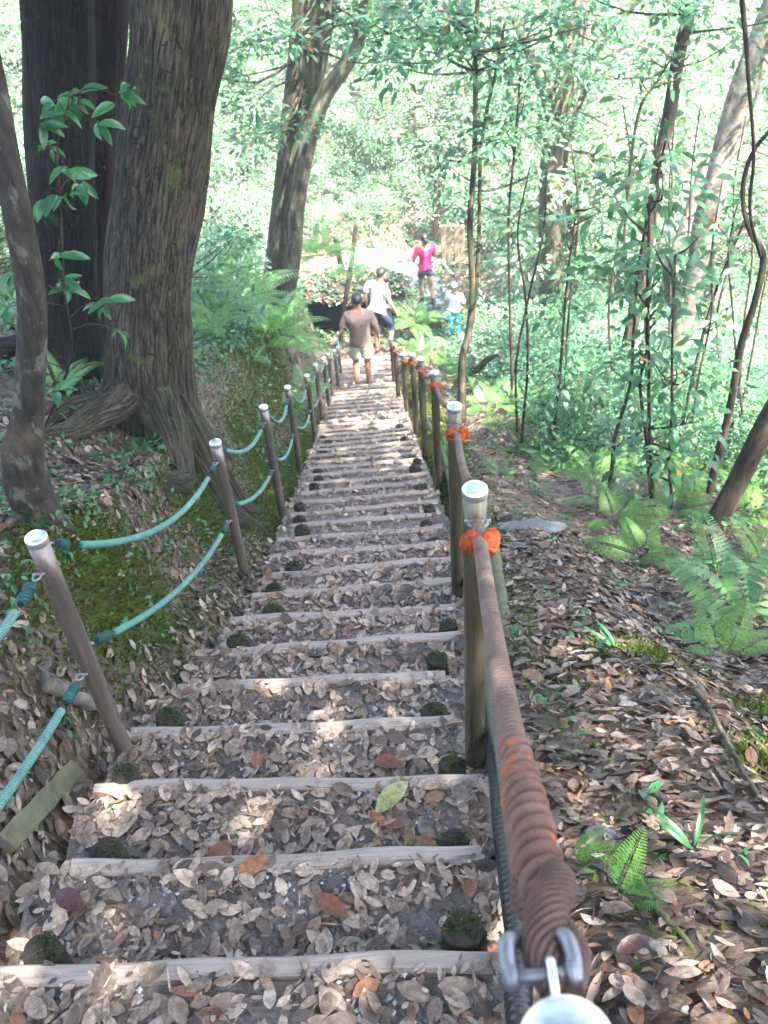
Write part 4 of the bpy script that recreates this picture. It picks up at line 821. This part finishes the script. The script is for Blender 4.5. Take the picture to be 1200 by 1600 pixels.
for i, (k, px, py, s, n, lab, a0, sp) in enumerate(near_ferns):
    fern(k, ground(px, py), s, n, lab, 'ferns on the right slope' if px > 600 else None, i, sp, a0)
for i, (k, px, py, Yd, s, n, lab, tl) in enumerate([('bright', 350, 420, 9.4, 1.25, 11, 'large arching green fern against the giant trunk', 0), ('bright', 405, 400, 10.2, 1.2, 11, 'arching fern between the giant trunk and the thick grey-brown one', 0), ('soft', 330, 500, 7.0, .6, 7, 'shaded fern at the right foot of the giant trunk', 0),
  ('bright', 500, 400, 12.5, .8, 10, 'sunlit pale fern crown above the dark hollow', 0), ('bright', 545, 425, 13.5, .6, 8, 'small sunlit fern crown on the dark leaning stems', 0), ('soft', 440, 560, 9.0, .6, 7, 'green fern on the bank beside the farthest left posts', 0), ('bright', 470, 590, 10.5, .6, 7, 'light green fern between left posts and dark hollow', 0), ('bright', 318, 395, 8.4, 1.0, 10, 'fern fan at the right edge of the giant trunk', 0), ('bright', 648, 503, 16.0, .75, 16, 'rounded grey-green fern clump beside the dark hollow', 0), ('bright', 655, 552, 13.6, .6, 10, 'pale fern behind the caps of the farthest right posts', 0), ('soft', 700, 560, 13.5, .8, 8, 'fern clump beneath the child in turquoise', 0),('bright', 760, 500, 15.5, .8, 8, 'pale fern behind the twin sapling', 0), ('bright', 738, 540, 15.4, .6, 9, 'pale fern half hiding the child in turquoise', 0)]):
    p = at_y(px, py, Yd); g_ = float(H(p.x, p.y)); p.z = min(p.z, g_ + .35) if i not in (3, 4) else p.z
    fern(k, p, s, n, lab, 'ferns on the bank', 30 + i)
dn = []
for i in range(58):
    for _ in range(50):
        x, y = rg.uniform(1.0, 5) if i < 46 else rg.uniform(1.0, 2.0), rg.uniform(4.6, 12)
        if x > 1.15 + .1 * max(0, 7 - y) and all((x - a) ** 2 + (y - b_) ** 2 > .12 for a, b_ in dn): break
    dn.append((x, y)); fern(['soft', 'blue', 'soft'][i % 3], (x, y, float(H(x, y))), rg.uniform(.55, .9), 6, 'low feathery fern lost among the shrubs of the shaded right slope', 'ferns among the right-hand undergrowth', 60 + i, name='slope_fern')
dn = []
for i in range(30):
    x, y = rg.uniform(-3.4, -1.15), rg.uniform(4.2, 14); dn.append((x, y))
    fern(['soft', 'bright', 'blue'][i % 3], (x, y, float(H(x, y))), rg.uniform(.25, .5), 6, 'small fern among leaves on the bank left of the green rope fence', 'small ferns on the left bank', 120 + i, name='bank_fern')
# grass-like blades bottom right
def blades(loc, n, L, label, seed):
    rg2 = np.random.default_rng(seed); t = thing('grass_plant', label, 'plant', tuple(loc)); d = rnd_dir(n, rg2) * np.array([1, 1, .25]) + np.array([0, 0, .45]); l = rg2.uniform(L * .6, L, n)
    link('blades', leaf_mesh('blades', leaves(np.zeros((n, 3)), d, np.array([0, 0, 1.]) + rg2.normal(0, .2, (n, 3)), l, .014, rg2.random(n), .2, .6, 0), M_leaf_near), t)
blades(ground(1085, 1330), 5, .17, 'small plant with broad grass-like blades on the bottom right litter', 1); blades(ground(965, 1020), 5, .16, 'low strappy-leaved seedling left of the drooping fern', 2); blades(ground(345, 1052), 4, .05, 'tiny bright green seedling at the left end of a step', 3)

# ------------------------------------------------------------------ single leaves, stones, branches
def one_leaf(px, py, L, Wd, ang, col, label, h=.03, curl=.3):
    p = ground(px, py); ins = xl(p.y) - .05 < p.x < xr(p.y) + .05
    if ins: p = at_drop_plane(px, py, 1.5, .65); p.z = float(step_h(p.x, p.y))
    d = np.array([[math.cos(ang), math.sin(ang), .05]]); V, F, k, r_ = leaves(np.zeros((1, 3)) - d * L / 2, d, np.array([[.05, -.1, 1.]]), np.array([L]), np.array([Wd]), np.array([.5]), .1, curl, 0)
    me = leaf_mesh('fallen_leaf', (V, F, k, r_), leaf_mat('single_leaf', [(0, tuple(.85 * c for c in col)), (1, col)], .1, fine=55)); o = link('fallen_leaf', me); o.location = (p.x, p.y, p.z + h); tag(o, label, 'leaf', 'single fallen leaves')
one_leaf(612, 1235, .13, .055, .75, (.34, .38, .15), 'large yellow-green fallen leaf on the fourth step plank')
one_leaf(832, 1065, .085, .045, -.5, (.30, .15, .10), 'pale orange fallen leaf on the litter right of the rope')
one_leaf(105, 1400, .09, .05, -.6, (.09, .03, .025), 'dark red curled leaf near the left end of the second step plank')
one_leaf(330, 1300, .09, .045, .9, (.26, .10, .045), 'rusty orange leaf in the gravel between the third and fourth planks')
one_leaf(515, 1395, .10, .04, -.7, (.22, .095, .045), 'orange-brown leaf on the lowest full tread')
one_leaf(985, 1495, .075, .032, .3, (.06, .022, .016), 'big red-brown curled leaf beside the bow shackle', .05)
one_leaf(625, 1465, .07, .04, 0, (.40, .17, .06), 'orange leaf scrap beside the peg at the lowest plank')
one_leaf(603, 1165, .09, .05, -.3, (.22, .08, .05), 'reddish brown leaf just below the fifth plank')
def rock(px, py, s, label, seed, mat, name='rock', Yd=None, dz=0, cat='rock', amp=.18, rot=0):
    p = ground(px, py) if Yd is None else at_y(px, py, Yd); o = MB().add(*blob_geo((0, 0, 0), s, seed, amp, 30, 20, rot)).build(name, mat, None, True, (p.x, p.y, p.z + dz)); return tag(o, label, cat)
rock(825, 828, (.17, .07, .045), 'flat grey stone on the litter behind the nearest full right post', 3, M_rock)
rock(940, 1318, (.045, .04, .008), 'flat slate-grey stone beside the small fern and orange splice', 5, M_rock)
rock(812, 855, (.06, .03, .02), 'small pale stone below the flat grey stone', 8, M_rock)
rock(700, 745, (.1, .1, .06), 'mossy stone at the foot of the second right post', 9, M_moss)
rock(455, 500, (.1, .1, .08), 'grey stone on the left bank', 19, M_rock, Yd=9.5) if False else None
log('broken_branch', ground(725, 590) + Vector((0, 0, .1)), at_y(793, 547, 8.9), [.07, .05, .045, .02], M_bark_dark, 'broken dark branch jutting right from the twin sapling stump', 'branch', 7, bend=.05)
log('fallen_branch', ground(340, 505) + Vector((0, 0, .05)), ground(425, 520) + Vector((0, 0, .05)), [.05, .03], M_bark_red, 'rusty brown fallen branch on the bank right of the giant trunk', 'branch', 8)
log('dead_twig', ground(1085, 1090) + Vector((0, 0, .04)), ground(1180, 1250) + Vector((0, 0, .04)), [.012, .006], M_bark_grey, 'long dead twig lying on the litter at the right edge', 'twig', 9)
log('dead_twig', ground(985, 1380) + Vector((0, 0, .04)), ground(1100, 1500) + Vector((0, 0, .03)), [.009, .004], M_bark_grey, 'grey dead twig lying below the grass-like plant', 'twig', 10)
log('dead_twig', ground(880, 1440) + Vector((0, 0, .05)), ground(960, 1400) + Vector((0, 0, .03)), [.006, .003], M_bark_grey, 'short thin twig beside the bow shackle', 'twig', 11)
log('cut_branch', ground(80, 1085) + Vector((0, 0, .05)), ground(170, 1130) + Vector((0, 0, .05)), [.03, .022], M_bark_pale, 'short pale cut branch behind the first green fence post', 'branch', 12)
MB().add(*blob_geo((0, 0, 0), (.22, .22, .16), 31, .25, 26, 16))
rock(722, 585, (.24, .2, .16), 'mossy root stump under the twin sapling', 31, M_moss, 'stump', cat='stump', dz=-.02, amp=.3)

# rock overhang with the dark hollow, right behind the walkers
def rough(geo, amp, seed):
    V, F = geo; V = np.array(V); c = V.mean(0); rg2 = np.random.default_rng(seed); d = V - c; d /= np.linalg.norm(d, axis=1)[:, None] + 1e-9; s = 0
    for fq, a in ((4, .5), (9, .3), (19, .16), (38, .1)):
        for _ in range(4): k = rg2.normal(0, fq, 3); s = s + a * np.sin(V @ k + rg2.uniform(0, 6))
    return V + d * (s * amp * .6)[:, None], F
def bank():
    t = thing('rock_overhang', 'earthy mossy rock ledge over a dark hollow behind the walkers', 'rock ledge', tuple(at_y(560, 520, 16.6)))
    o = Vector(t.location); g = lambda px, py, Y: at_y(px, py, Y) - o
    MB().add(*rough(blob_geo(g(548, 452, 17.0), (1.15, .55, .17), 46, .12, 90, 50), .10, 3)).build('ledge', M_rock_dark, t)
    MB().add(*rough(blob_geo(g(628, 486, 17.3), (.36, .45, .30), 48, .15, 60, 40), .12, 8)).build('ledge', M_rock_dark, t)
    MB().add(*rough(blob_geo(g(462, 505, 16.9), (.36, .5, .62), 42, .2, 60, 40), .12, 4)).build('side_rock', M_rock_dark, t)
    MB().add(*rough(blob_geo(g(650, 525, 17.0), (.40, .5, .42), 43, .2, 60, 40), .12, 5)).build('side_rock', M_rock_dark, t)
    black = simple('wet_black_soil', (.010, .008, .006), .95)  # soil coloured near-black to paint in the shade of the hollow
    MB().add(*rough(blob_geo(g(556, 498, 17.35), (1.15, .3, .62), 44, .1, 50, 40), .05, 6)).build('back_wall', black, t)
    MB().add(*rough(blob_geo(g(553, 528, 16.9), (.95, .55, .10), 45, .1, 40, 24), .05, 7)).build('hollow_shade_floor', black, t)
    rg2 = np.random.default_rng(4); n = 2600; a = rg2.uniform(0, 6.28, n); q = rg2.random(n) ** .5; c = np.array(tuple(g(548, 452, 17.0))); c2 = np.array(tuple(g(628, 486, 17.3))); w2 = rg2.random(n) < .3
    u, v = q * np.cos(a), q * np.sin(a); hz = np.sqrt(np.clip(1 - u * u - v * v, 0, 1))
    pos = np.where(w2[:, None], c2 + np.stack([u * .36, v * .45, hz * .34], -1), c + np.stack([u * 1.15, v * .55, hz * .22], -1)); l = rg2.uniform(.05, .12, n); f = rnd_dir(n, rg2) * np.array([1, 1, .4])
    link('leaf_cover', leaf_mesh('leaf_cover', leaves(pos, f, np.array([0, 0, 1.]) + rg2.normal(0, .4, (n, 3)), l, l * .45, rg2.random(n), .2, .3, 1), M_litter), t)
    n2 = 900; link('plant_cover', leaf_mesh('plant_cover', leaves(pos[:n2] + rg2.normal(0, .04, (n2, 3)) + np.array([0, 0, .04]), f[:n2] + np.array([0, 0, .3]), np.array([0, 0, 1.]) + rg2.normal(0, .5, (n2, 3)), l[:n2], l[:n2] * .5, rg2.random(n2) * .8, .2, .3, 1), M_leaf), t)
bank()
# dark leaning stems behind the walkers
simple_tree('leaning_stem', 'dark slanting stem rising from behind the walkers into the clearing', [(533, 525, 15.6, 7), (540, 470, 15.6, 7), (550, 405, 15.6, 8), (556, 350, 15.6, 6)], M_bark_dark, 71, .1, k=8, cat='stem')
simple_tree('leaning_stem', 'shorter thick dark stem leaning left beside the slanting one', [(540, 455, 17.2, 11), (535, 430, 17.2, 11), (530, 400, 17.2, 10), (524, 370, 17.2, 8)], M_bark_dark, 72, .1, k=8, cat='stem')

# ------------------------------------------------------------------ far rope fence and boards
M_rope_pale = rope_mat('pale_green_rope', (.2, .38, .32), (.32, .5, .44))
FP = []
for i, (px, py, Y_) in enumerate([(578, 343, 23.0), (630, 374, 22.2), (693, 406, 21.2), (738, 436, 20.2)]):
    c_ = at_y(px, py, Y_); gz = min(float(H(c_.x, c_.y)), c_.z - .85); FP.append(c_)
    post('far_fence_post', c_, gz, M_post_left, f'small pale fence post across the valley, {ordn(i)} from the left in the far rope fence', 'posts of the far rope fence', .035)
for i in range(3):
    for up in (0, 1):
        a, b_ = FP[i] - Vector((0, 0, .1 + .35 * (1 - up))), FP[i + 1] - Vector((0, 0, .1 + .35 * (1 - up))); P = sag(a, b_, .12) - np.array(tuple(a))
        o = MB().add(*tube_geo(P, .019, 8), groove=0).build('far_rope', M_rope_pale, None, True, tuple(a)); tag(o, f"{'upper' if up else 'lower'} green rope between the {ordn(i)} and {ordn(i + 1)} posts of the far fence", 'rope', 'ropes of the far fence')
for i, (px, lab) in enumerate(((697, 'left one of two tan upright boards across the valley'), (717, 'right one of two tan upright boards across the valley'))):
    c_ = at_y(px, 352, 21.9); b_ = MB(); b_.add(*box_geo(-.13, .13, -.03, .03, -.95, 0)); o = b_.build('upright_board', M_tan, None, False, tuple(c_)); tag(o, lab, 'board', 'tan upright boards'); m = o.modifiers.new('b', 'BEVEL'); m.width = .012
simple_tree('dark_far_tree', 'dark mossy trunk behind the two tan upright boards', [(682, 430, 23.3, 14), (684, 380, 23.3, 14), (682, 320, 23.3, 13), (690, 240, 23.3, 12)], M_bark_dark, 77, crown=(50, [(690, 250, 23, 1.2, 8), (660, 310, 23, .8, 4)]), leafmat=M_leaf_far)

# ------------------------------------------------------------------ people
for i, (px, py, Y_, s) in enumerate(((700, 545, 14.6, .42), (728, 532, 15.0, .42))):
    c_ = at_y(px, py, Y_); shrub(('mid', i), (c_.x, Y_, float(H(c_.x, Y_)) - .05), s, i, 'pale shrub in front of the child', 'shrubs in the valley right of the walkers', 'valley_shrub')
def skin_mesh(name, verts, edges, mat, parent, sub=2):
    me = bpy.data.meshes.new(name); me.from_pydata([v[:3] for v in verts], edges, []); o = bpy.data.objects.new(name, me); C.objects.link(o)
    m = o.modifiers.new('skin', 'SKIN'); m.use_smooth_shade = True
    me_l = me.skin_vertices[0].data if me.skin_vertices else None
    if me_l is None:
        bpy.context.view_layer.objects.active = o; o.select_set(True); me_l = me.skin_vertices.new().data if hasattr(me.skin_vertices, 'new') else me.skin_vertices[0].data
    for i, v in enumerate(verts):
        r = v[3]; me_l[i].radius = r if hasattr(r, '__len__') else (r, r)
        me_l[i].use_root = (i == 0)
    s = o.modifiers.new('sub', 'SUBSURF'); s.levels = sub; s.render_levels = sub
    dg = bpy.context.evaluated_depsgraph_get(); em = bpy.data.meshes.new_from_object(o.evaluated_get(dg)); o.modifiers.clear(); o.data = em; em.materials.clear(); em.materials.append(mat)
    em.polygons.foreach_set('use_smooth', [True] * len(em.polygons)); o.parent = parent; return o
def hand(V, E, wi, w_, d, side, s=1):
    """palm and five fingers from the wrist vertex wi; d points down the hand"""
    d = Vector(d).normalized(); ac = Vector((0, 1, 0)); 
    ac = (ac - d * ac.dot(d)).normalized(); nrm = d.cross(ac)
    p = Vector(w_) + d * .05 * s; V.append((*p, (.028 * s, .020 * s))); pi = len(V) - 1; E.append((wi, pi))
    for k, (off, L) in enumerate(((-.027, .062), (-.009, .075), (.009, .08), (.026, .07))):
        a = p + ac * off * s + d * .035 * s; b_ = a + d * L * .5 * s + nrm * .004; c = a + d * L * s + nrm * side * -.016 * s
        V.append((*a, .009 * s)); V.append((*b_, .0085 * s)); V.append((*c, .007 * s)); n = len(V); E.extend([(pi, n - 3), (n - 3, n - 2), (n - 2, n - 1)])
    a = p + ac * .035 * s - d * .012 * s; b_ = a + ac * .022 * s + d * .03 * s; V.append((*a, .0105 * s)); V.append((*b_, .009 * s)); n = len(V); E.extend([(pi, n - 2), (n - 2, n - 1)])
def person(label, loc, rz, h, J, top, bottom, shoe, hair=M_hair, sock=None, sleeve=.5, short=.75, name='person', hem=0, fat=1.0, hairlen=0, skirt=False):
    """J: joints in a 1.70 m figure, x right, y forward (the way it faces), z up"""
    t = thing(name, label, 'person', tuple(loc), rz, 'people on the trail'); s = h / 1.7; t.scale = (s, s, s)
    g = lambda k: Vector(J[k])
    V = [(*g('pelvis'), (.135 * fat, .105 * fat))]; E = []
    def add(p, r, par): V.append((*p, r)); E.append((par, len(V) - 1)); return len(V) - 1
    wst = add(g('waist'), (.125 * fat, .10 * fat), 0); ch = add(g('chest'), (.155 * fat, .11 * fat), wst); uc = add(g('neck') - Vector((0, 0, .07)), (.10, .075), ch); nk = add(g('neck'), .052, uc); hb = add(g('neck').lerp(g('head'), .5), .058, nk); hd = add(g('head'), (.076, .092), hb); ht = add(g('head') + Vector((0, -.005, .065)), (.062, .078), hd)
    fwd = Vector(J['face']).normalized(); ns = add(g('head') + fwd * .098 - Vector((0, 0, .012)), .013, hd)
    wr = {}
    for sd_, c in ((-1, 'l'), (1, 'r')):
        a = add(g('sh' + c), .052, uc); b_ = add(g('sh' + c).lerp(g('el' + c), .45), .048, a); e = add(g('el' + c), .039, b_); f = add(g('el' + c).lerp(g('wr' + c), .4), .037, e); w_ = add(g('wr' + c), .025, f)
        hand(V, E, w_, g('wr' + c), g('wr' + c) - g('el' + c), sd_); 
        a = add(g('hip' + c), .092 * fat, 0); b_ = add(g('hip' + c).lerp(g('kn' + c), .5), .075 * fat, a); k = add(g('kn' + c), .052, b_); m = add(g('kn' + c).lerp(g('an' + c), .35), .055, k); n_ = add(g('an' + c), .034, m)
    body = skin_mesh('body', V, E, M_skin, t)
    # ears, eyes
    hp = g('head'); rt = fwd.cross(Vector((0, 0, 1))).normalized()
    for q in (-1, 1):
        MB().add(*blob_geo(hp + rt * .079 * q - fwd * .005 - Vector((0, 0, .005)), (.012, .018, .030), 2, .05, 12, 8)).build('ear', M_skin, t)
        MB().add(*blob_geo(hp + rt * .031 * q + fwd * .083 + Vector((0, 0, .012)), (.011, .011, .007), 2, .02, 10, 6)).build('eye', M_black, t)
    MB().add(*blob_geo(hp + fwd * .088 - Vector((0, 0, .048)), (.022, .010, .007), 3, .02, 10, 6)).build('mouth', simple('lips', (.35, .13, .11), .5, 0, 20, .1, 0), t)
    mb = MB(); HV, HF = blob_geo((0, 0, 0), (.084, .100, .097), 5, .05, 24, 18); HV = np.array(HV); fv = np.array(tuple(fwd)); fr = HV @ fv
    HV[:, 2] = np.where((HV[:, 2] < .02) & (fr > .0), .02 + (HV[:, 2] - .02) * .1, HV[:, 2]); HV[:, 2] = np.where((HV[:, 2] < -.055) & (hairlen == 0), -.055, HV[:, 2])
    mb.add(HV + np.array(tuple(hp - fwd * .012 + Vector((0, 0, .038)))), HF)
    if hairlen: mb.add(*tube_geo(spline([hp - fwd * .075 + Vector((0, 0, .03)), hp - fwd * .11 - Vector((0, 0, .08)), hp - fwd * .10 - Vector((0, 0, hairlen))], 10), [.04, .045, .042, .035, .03, .028, .025, .022, .018, .01], 12))
    mb.build('hair', hair, t)
    # shirt
    V = [(*g('waist'), (.148 * fat, .125 * fat))]; E = []
    hm = add(g('pelvis') + Vector((0, 0, .02 + hem)), (.155 * fat, .128 * fat), 0); hm2 = add(g('pelvis') + Vector((0, 0, -.05 + hem)), (.162 * fat, .135 * fat), hm); ch = add(g('chest'), (.172 * fat, .13 * fat), 0); uc = add(g('neck') - Vector((0, 0, .065)), (.130, .096), ch); add(g('neck') - Vector((0, 0, .005)), (.074, .070), uc)
    for c in 'lr':
        a = add(g('sh' + c) + Vector((0, 0, -.005)), .066, uc); u = sleeve if sleeve <= 1 else 1
        b_ = add(g('sh' + c).lerp(g('el' + c), u * .8), .062, a); e = add(g('sh' + c).lerp(g('el' + c), u), .064, b_)
        if sleeve > 1: add(g('el' + c).lerp(g('wr' + c), sleeve - 1), .045, e)
    skin_mesh('shirt', V, E, top, t)
    # trousers / shorts
    V = [(*(g('pelvis') + Vector((0, 0, .06))), (.138 * fat, .11 * fat))]; E = []; pv = add(g('pelvis') - Vector((0, 0, .03)), (.148 * fat, .125 * fat), 0)
    for c in 'lr':
        a = add(g('hip' + c), .108 * fat, pv); u = min(short, 1); b_ = add(g('hip' + c).lerp(g('kn' + c), u * .7), .100 * fat, a); e = add(g('hip' + c).lerp(g('kn' + c), u), .098 * fat if short < 1 else .068, b_)
        if short > 1: f = add(g('kn' + c).lerp(g('an' + c), (short - 1) * .5), .064, e); add(g('kn' + c).lerp(g('an' + c), short - 1), .056, f)
    skin_mesh('shorts' if short < 1.2 else 'trousers', V, E, bottom, t)
    for c in 'lr':
        fd = Vector(J.get('ft' + c, (0, 1, 0))).normalized(); a = g('an' + c) - Vector((0, 0, .045)); s2 = fd.cross(Vector((0, 0, 1))).normalized()
        V = [(*(a + Vector((0, 0, .045))), .044), (*(a - fd * .04), .042), (*(a + fd * .07), (.040, .030)), (*(a + fd * .15 - Vector((0, 0, .006))), (.036, .024))]
        V = [(v[0], v[1], v[2], v[3]) if len(v) == 4 else v for v in V]; skin_mesh('shoe', V, [(0, 1), (0, 2), (2, 3)], shoe, t)
        if sock: MB().add(*tube_geo([g('an' + c) - Vector((0, 0, .02)), g('an' + c).lerp(g('kn' + c), .35)], .047, 14)).build('sock', sock, t)
    return t
base = dict(pelvis=(0, 0, .93), waist=(0, 0, 1.07), chest=(0, -.005, 1.24), neck=(0, 0, 1.46), head=(0, .02, 1.585), face=(0, 1, -.1), shl=(-.175, 0, 1.38), shr=(.175, 0, 1.38), ell=(-.26, -.02, 1.12), elr=(.26, -.02, 1.12), wrl=(-.28, .06, .90), wrr=(.28, .06, .90),
            hipl=(-.09, 0, .88), hipr=(.09, 0, .88), knl=(-.095, .03, .49), knr=(.095, .03, .49), anl=(-.10, -.01, .085), anr=(.10, -.01, .085))
J = dict(base); J.update(ell=(-.28, -.05, 1.13), wrl=(-.31, .08, .90), elr=(.25, -.05, 1.13), wrr=(.27, .08, .90), knl=(-.10, .05, .50), anl=(-.11, -.02, .09), knr=(.08, .02, .49), anr=(.07, .02, .085), face=(0, 1, -.3), head=(-.005, .03, 1.585))
p = at_drop_plane(570, 604, 1.5, .65); p = at_y(570, 603, 13.0); zt = step_h(p.x, p.y)
person('man seen from behind in a brown T-shirt and pale shorts walking down the stairs', (p.x, p.y, float(zt) + .02), .03, 1.68, J, M_brown_cloth, M_khaki, M_black, sleeve=.8, short=.80, fat=1.18, hem=-.05)
J = dict(base); J.update(neck=(.03, .06, 1.44), head=(.05, .12, 1.55), chest=(.01, .03, 1.24), face=(.35, 1, -.7), ell=(-.24, -.02, 1.12), wrl=(-.25, .05, .88), elr=(.26, 0, 1.12), wrr=(.30, .10, .90), knr=(.14, .20, .52), anr=(.13, .12, .13), knl=(-.06, .03, .49), anl=(-.07, -.02, .085))
p = at_y(597, 567, 15.1); 
person('man in a white T-shirt and rolled navy jeans looking down beside the right posts', (p.x, p.y, float(H(p.x, p.y)) + .05), -.6, 1.64, J, M_white_cloth, M_navy, M_red, sleeve=.6, short=1.35, hem=0)
J = dict(base); J.update(ell=(-.27, -.06, 1.16), wrl=(-.24, .16, 1.14), elr=(.22, .06, 1.14), wrr=(.14, .26, 1.22), knl=(-.07, .10, .49), anl=(-.05, .14, .085), knr=(.10, -.02, .49), anr=(.10, -.22, .14), face=(0, 1, -.2))
p = at_y(667, 486, 18.7)
person('person in a magenta top and dark denim shorts walking away on the grey path', (p.x, p.y, float(H(p.x, p.y)) + .04), .25, 1.66, J, M_pink, M_navy, M_black, sleeve=.7, short=.4, sock=M_dark_sock, hem=.02, fat=.95, hairlen=.12)
J = dict(base); J.update(face=(-.3, 1, -.3))
p = at_y(712, 552, 16.3)
person('child in white cap-sleeved top and turquoise trousers half hidden beyond the twin sapling', (p.x, p.y, float(H(p.x, p.y)) + .03), 2.6, 1.22, J, M_white_cloth, M_cyan, M_black, hair=M_white_cloth, sleeve=.9, short=1.8, fat=1.1)

# ------------------------------------------------------------------ unseen trees added above the picture, crowns shaped to shade the near slope
def canopy_tree(x, y, h, R0, n, seed, lab, lean=(0, 0)):
    g0 = float(H(x, y)); t = thing('canopy_tree', lab, 'tree', (x, y, g0), 0, 'tall trees around the stairs'); rg2 = np.random.default_rng(seed)
    st = [(0, 0, -.4), (.1, .1, h * .4), (lean[0] * .6, lean[1] * .6, h * .75), (lean[0], lean[1], h)]; cs = [np.array([lean[0], lean[1], h]) + rnd_dir(1, rg2)[0] * rg2.random() ** .5 * np.array([R0, R0, R0 * .35]) for _ in range(n)]
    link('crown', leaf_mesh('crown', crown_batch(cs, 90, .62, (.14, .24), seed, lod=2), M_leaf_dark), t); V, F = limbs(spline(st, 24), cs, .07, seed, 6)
    b_ = MB(); b_.add(V, F); b_.add(*tube_geo(spline(st, 24), np.linspace(.24, .10, 24), 14, lambda th, i: 1 + .07 * np.sin(3 * th + i * .3))); b_.build('trunk', M_bark_grey, t)
for i, (x, y, top, R0, n, lean, lab) in enumerate([(4.6, -1.0, CAMZ + 4.5, 4.6, 190, (-2.8, 2.4), 'tall tree standing right of the nearest post outside the view'), (-4.2, 1.0, CAMZ + 4.5, 3.6, 120, (1.6, 1.4), 'tall tree standing left of the stairs outside the view'),
      (5.8, 8.2, CAMZ + 4.2, 2.4, 22, (-1.2, -1.5), 'tall tree beyond the right edge of the undergrowth'), (-6.0, 9.5, CAMZ + 4.0, 3.4, 36, (2.0, .5), 'tall tree beyond the left edge of the fern bank'), (2.4, -3.5, CAMZ + 6.0, 4.6, 70, (0, 0), 'tall tree behind the viewer')]):
    canopy_tree(x, y, top - float(H(x, y)), R0, n, 200 + i, lab, lean)

# ------------------------------------------------------------------ haze
hm = bpy.data.materials.new('haze'); hm.use_nodes = True; n_ = hm.node_tree.nodes; n_.remove(n_['Principled BSDF']); v_ = n_.new('ShaderNodeVolumePrincipled')
v_.inputs['Color'].default_value = (.93, .98, 1, 1); v_.inputs['Density'].default_value = .0032; v_.inputs['Anisotropy'].default_value = .3
hm.node_tree.links.new(v_.outputs[0], n_['Material Output'].inputs['Volume'])
mb = MB(); mb.add(*box_geo(-31, 31, -7, 61, -6, CAMZ + 9)); tag(mb.build('haze', hm, None, False), kind='stuff')

# ------------------------------------------------------------------ labels that tell look-alike plants apart: the landmark nearest in view, the side, the rank
LMK = {'the giant trunk': (270, 300), 'the thick grey-brown trunk': (455, 250), 'the walkers': (580, 500), 'the tan boards': (707, 380), 'the twin sapling': (735, 380), 'the forked trunk': (862, 350), 'the dark leaning trunk': (1015, 380), 'the pale leaning trunk': (1105, 350), 'the slanting wet trunk': (1140, 770), 'the broken branch': (765, 560), 'the drooping fern': (1175, 985), 'the far rope fence': (610, 370), 'the upper right corner': (1180, 20), 'the magenta-topped person': (660, 430), 'the lichened trunk': (45, 500), 'the second left post': (350, 780), 'the dark hollow': (540, 495), 'the close pair of stems': (1015, 650)}
KW = {'bare_sapling': 'bare thin sapling stem', 'undergrowth_shrub': 'dark shrub', 'valley_shrub': 'pale shrub', 'bank_shrub': 'bank shrub', 'hillside_shrub': 'sunlit hillside shrub', 'slope_shrub': 'bright shrub', 'bottom_shrub': 'bushy shrub', 'hillside_tree': 'slim airy tree', 'slope_fern': 'low fern', 'bank_fern': 'small bank fern'}
bk = {}
bpy.context.view_layer.update()
for o in bpy.data.objects:
    k = o.name.split('.')[0]
    if o.parent is None and k in KW:
        q = np.array(o.location) + np.array([0, 0, .5 - CAMZ]); d = q @ _F; u, v = 600 + FPX * (q @ _R) / d, 800 - FPX * (q @ _U) / d
        L = min(LMK, key=lambda a: (LMK[a][0] - u) ** 2 + (LMK[a][1] - v) ** 2); dx, dy = u - LMK[L][0], v - LMK[L][1]
        side = ('right of' if dx > 0 else 'left of') if abs(dx) > abs(dy) else ('below' if dy > 0 else 'above'); bk.setdefault((k, L, side), []).append((dx * dx + dy * dy, o.name))
for (k, L, side), l in bk.items():
    for i, (_, nm) in enumerate(sorted(l)):
        bpy.data.objects[nm]['label'] = f"{KW[k]} {side} {L}, {'nearest to it' if i == 0 else ordn(i) + ' nearest to it'}"
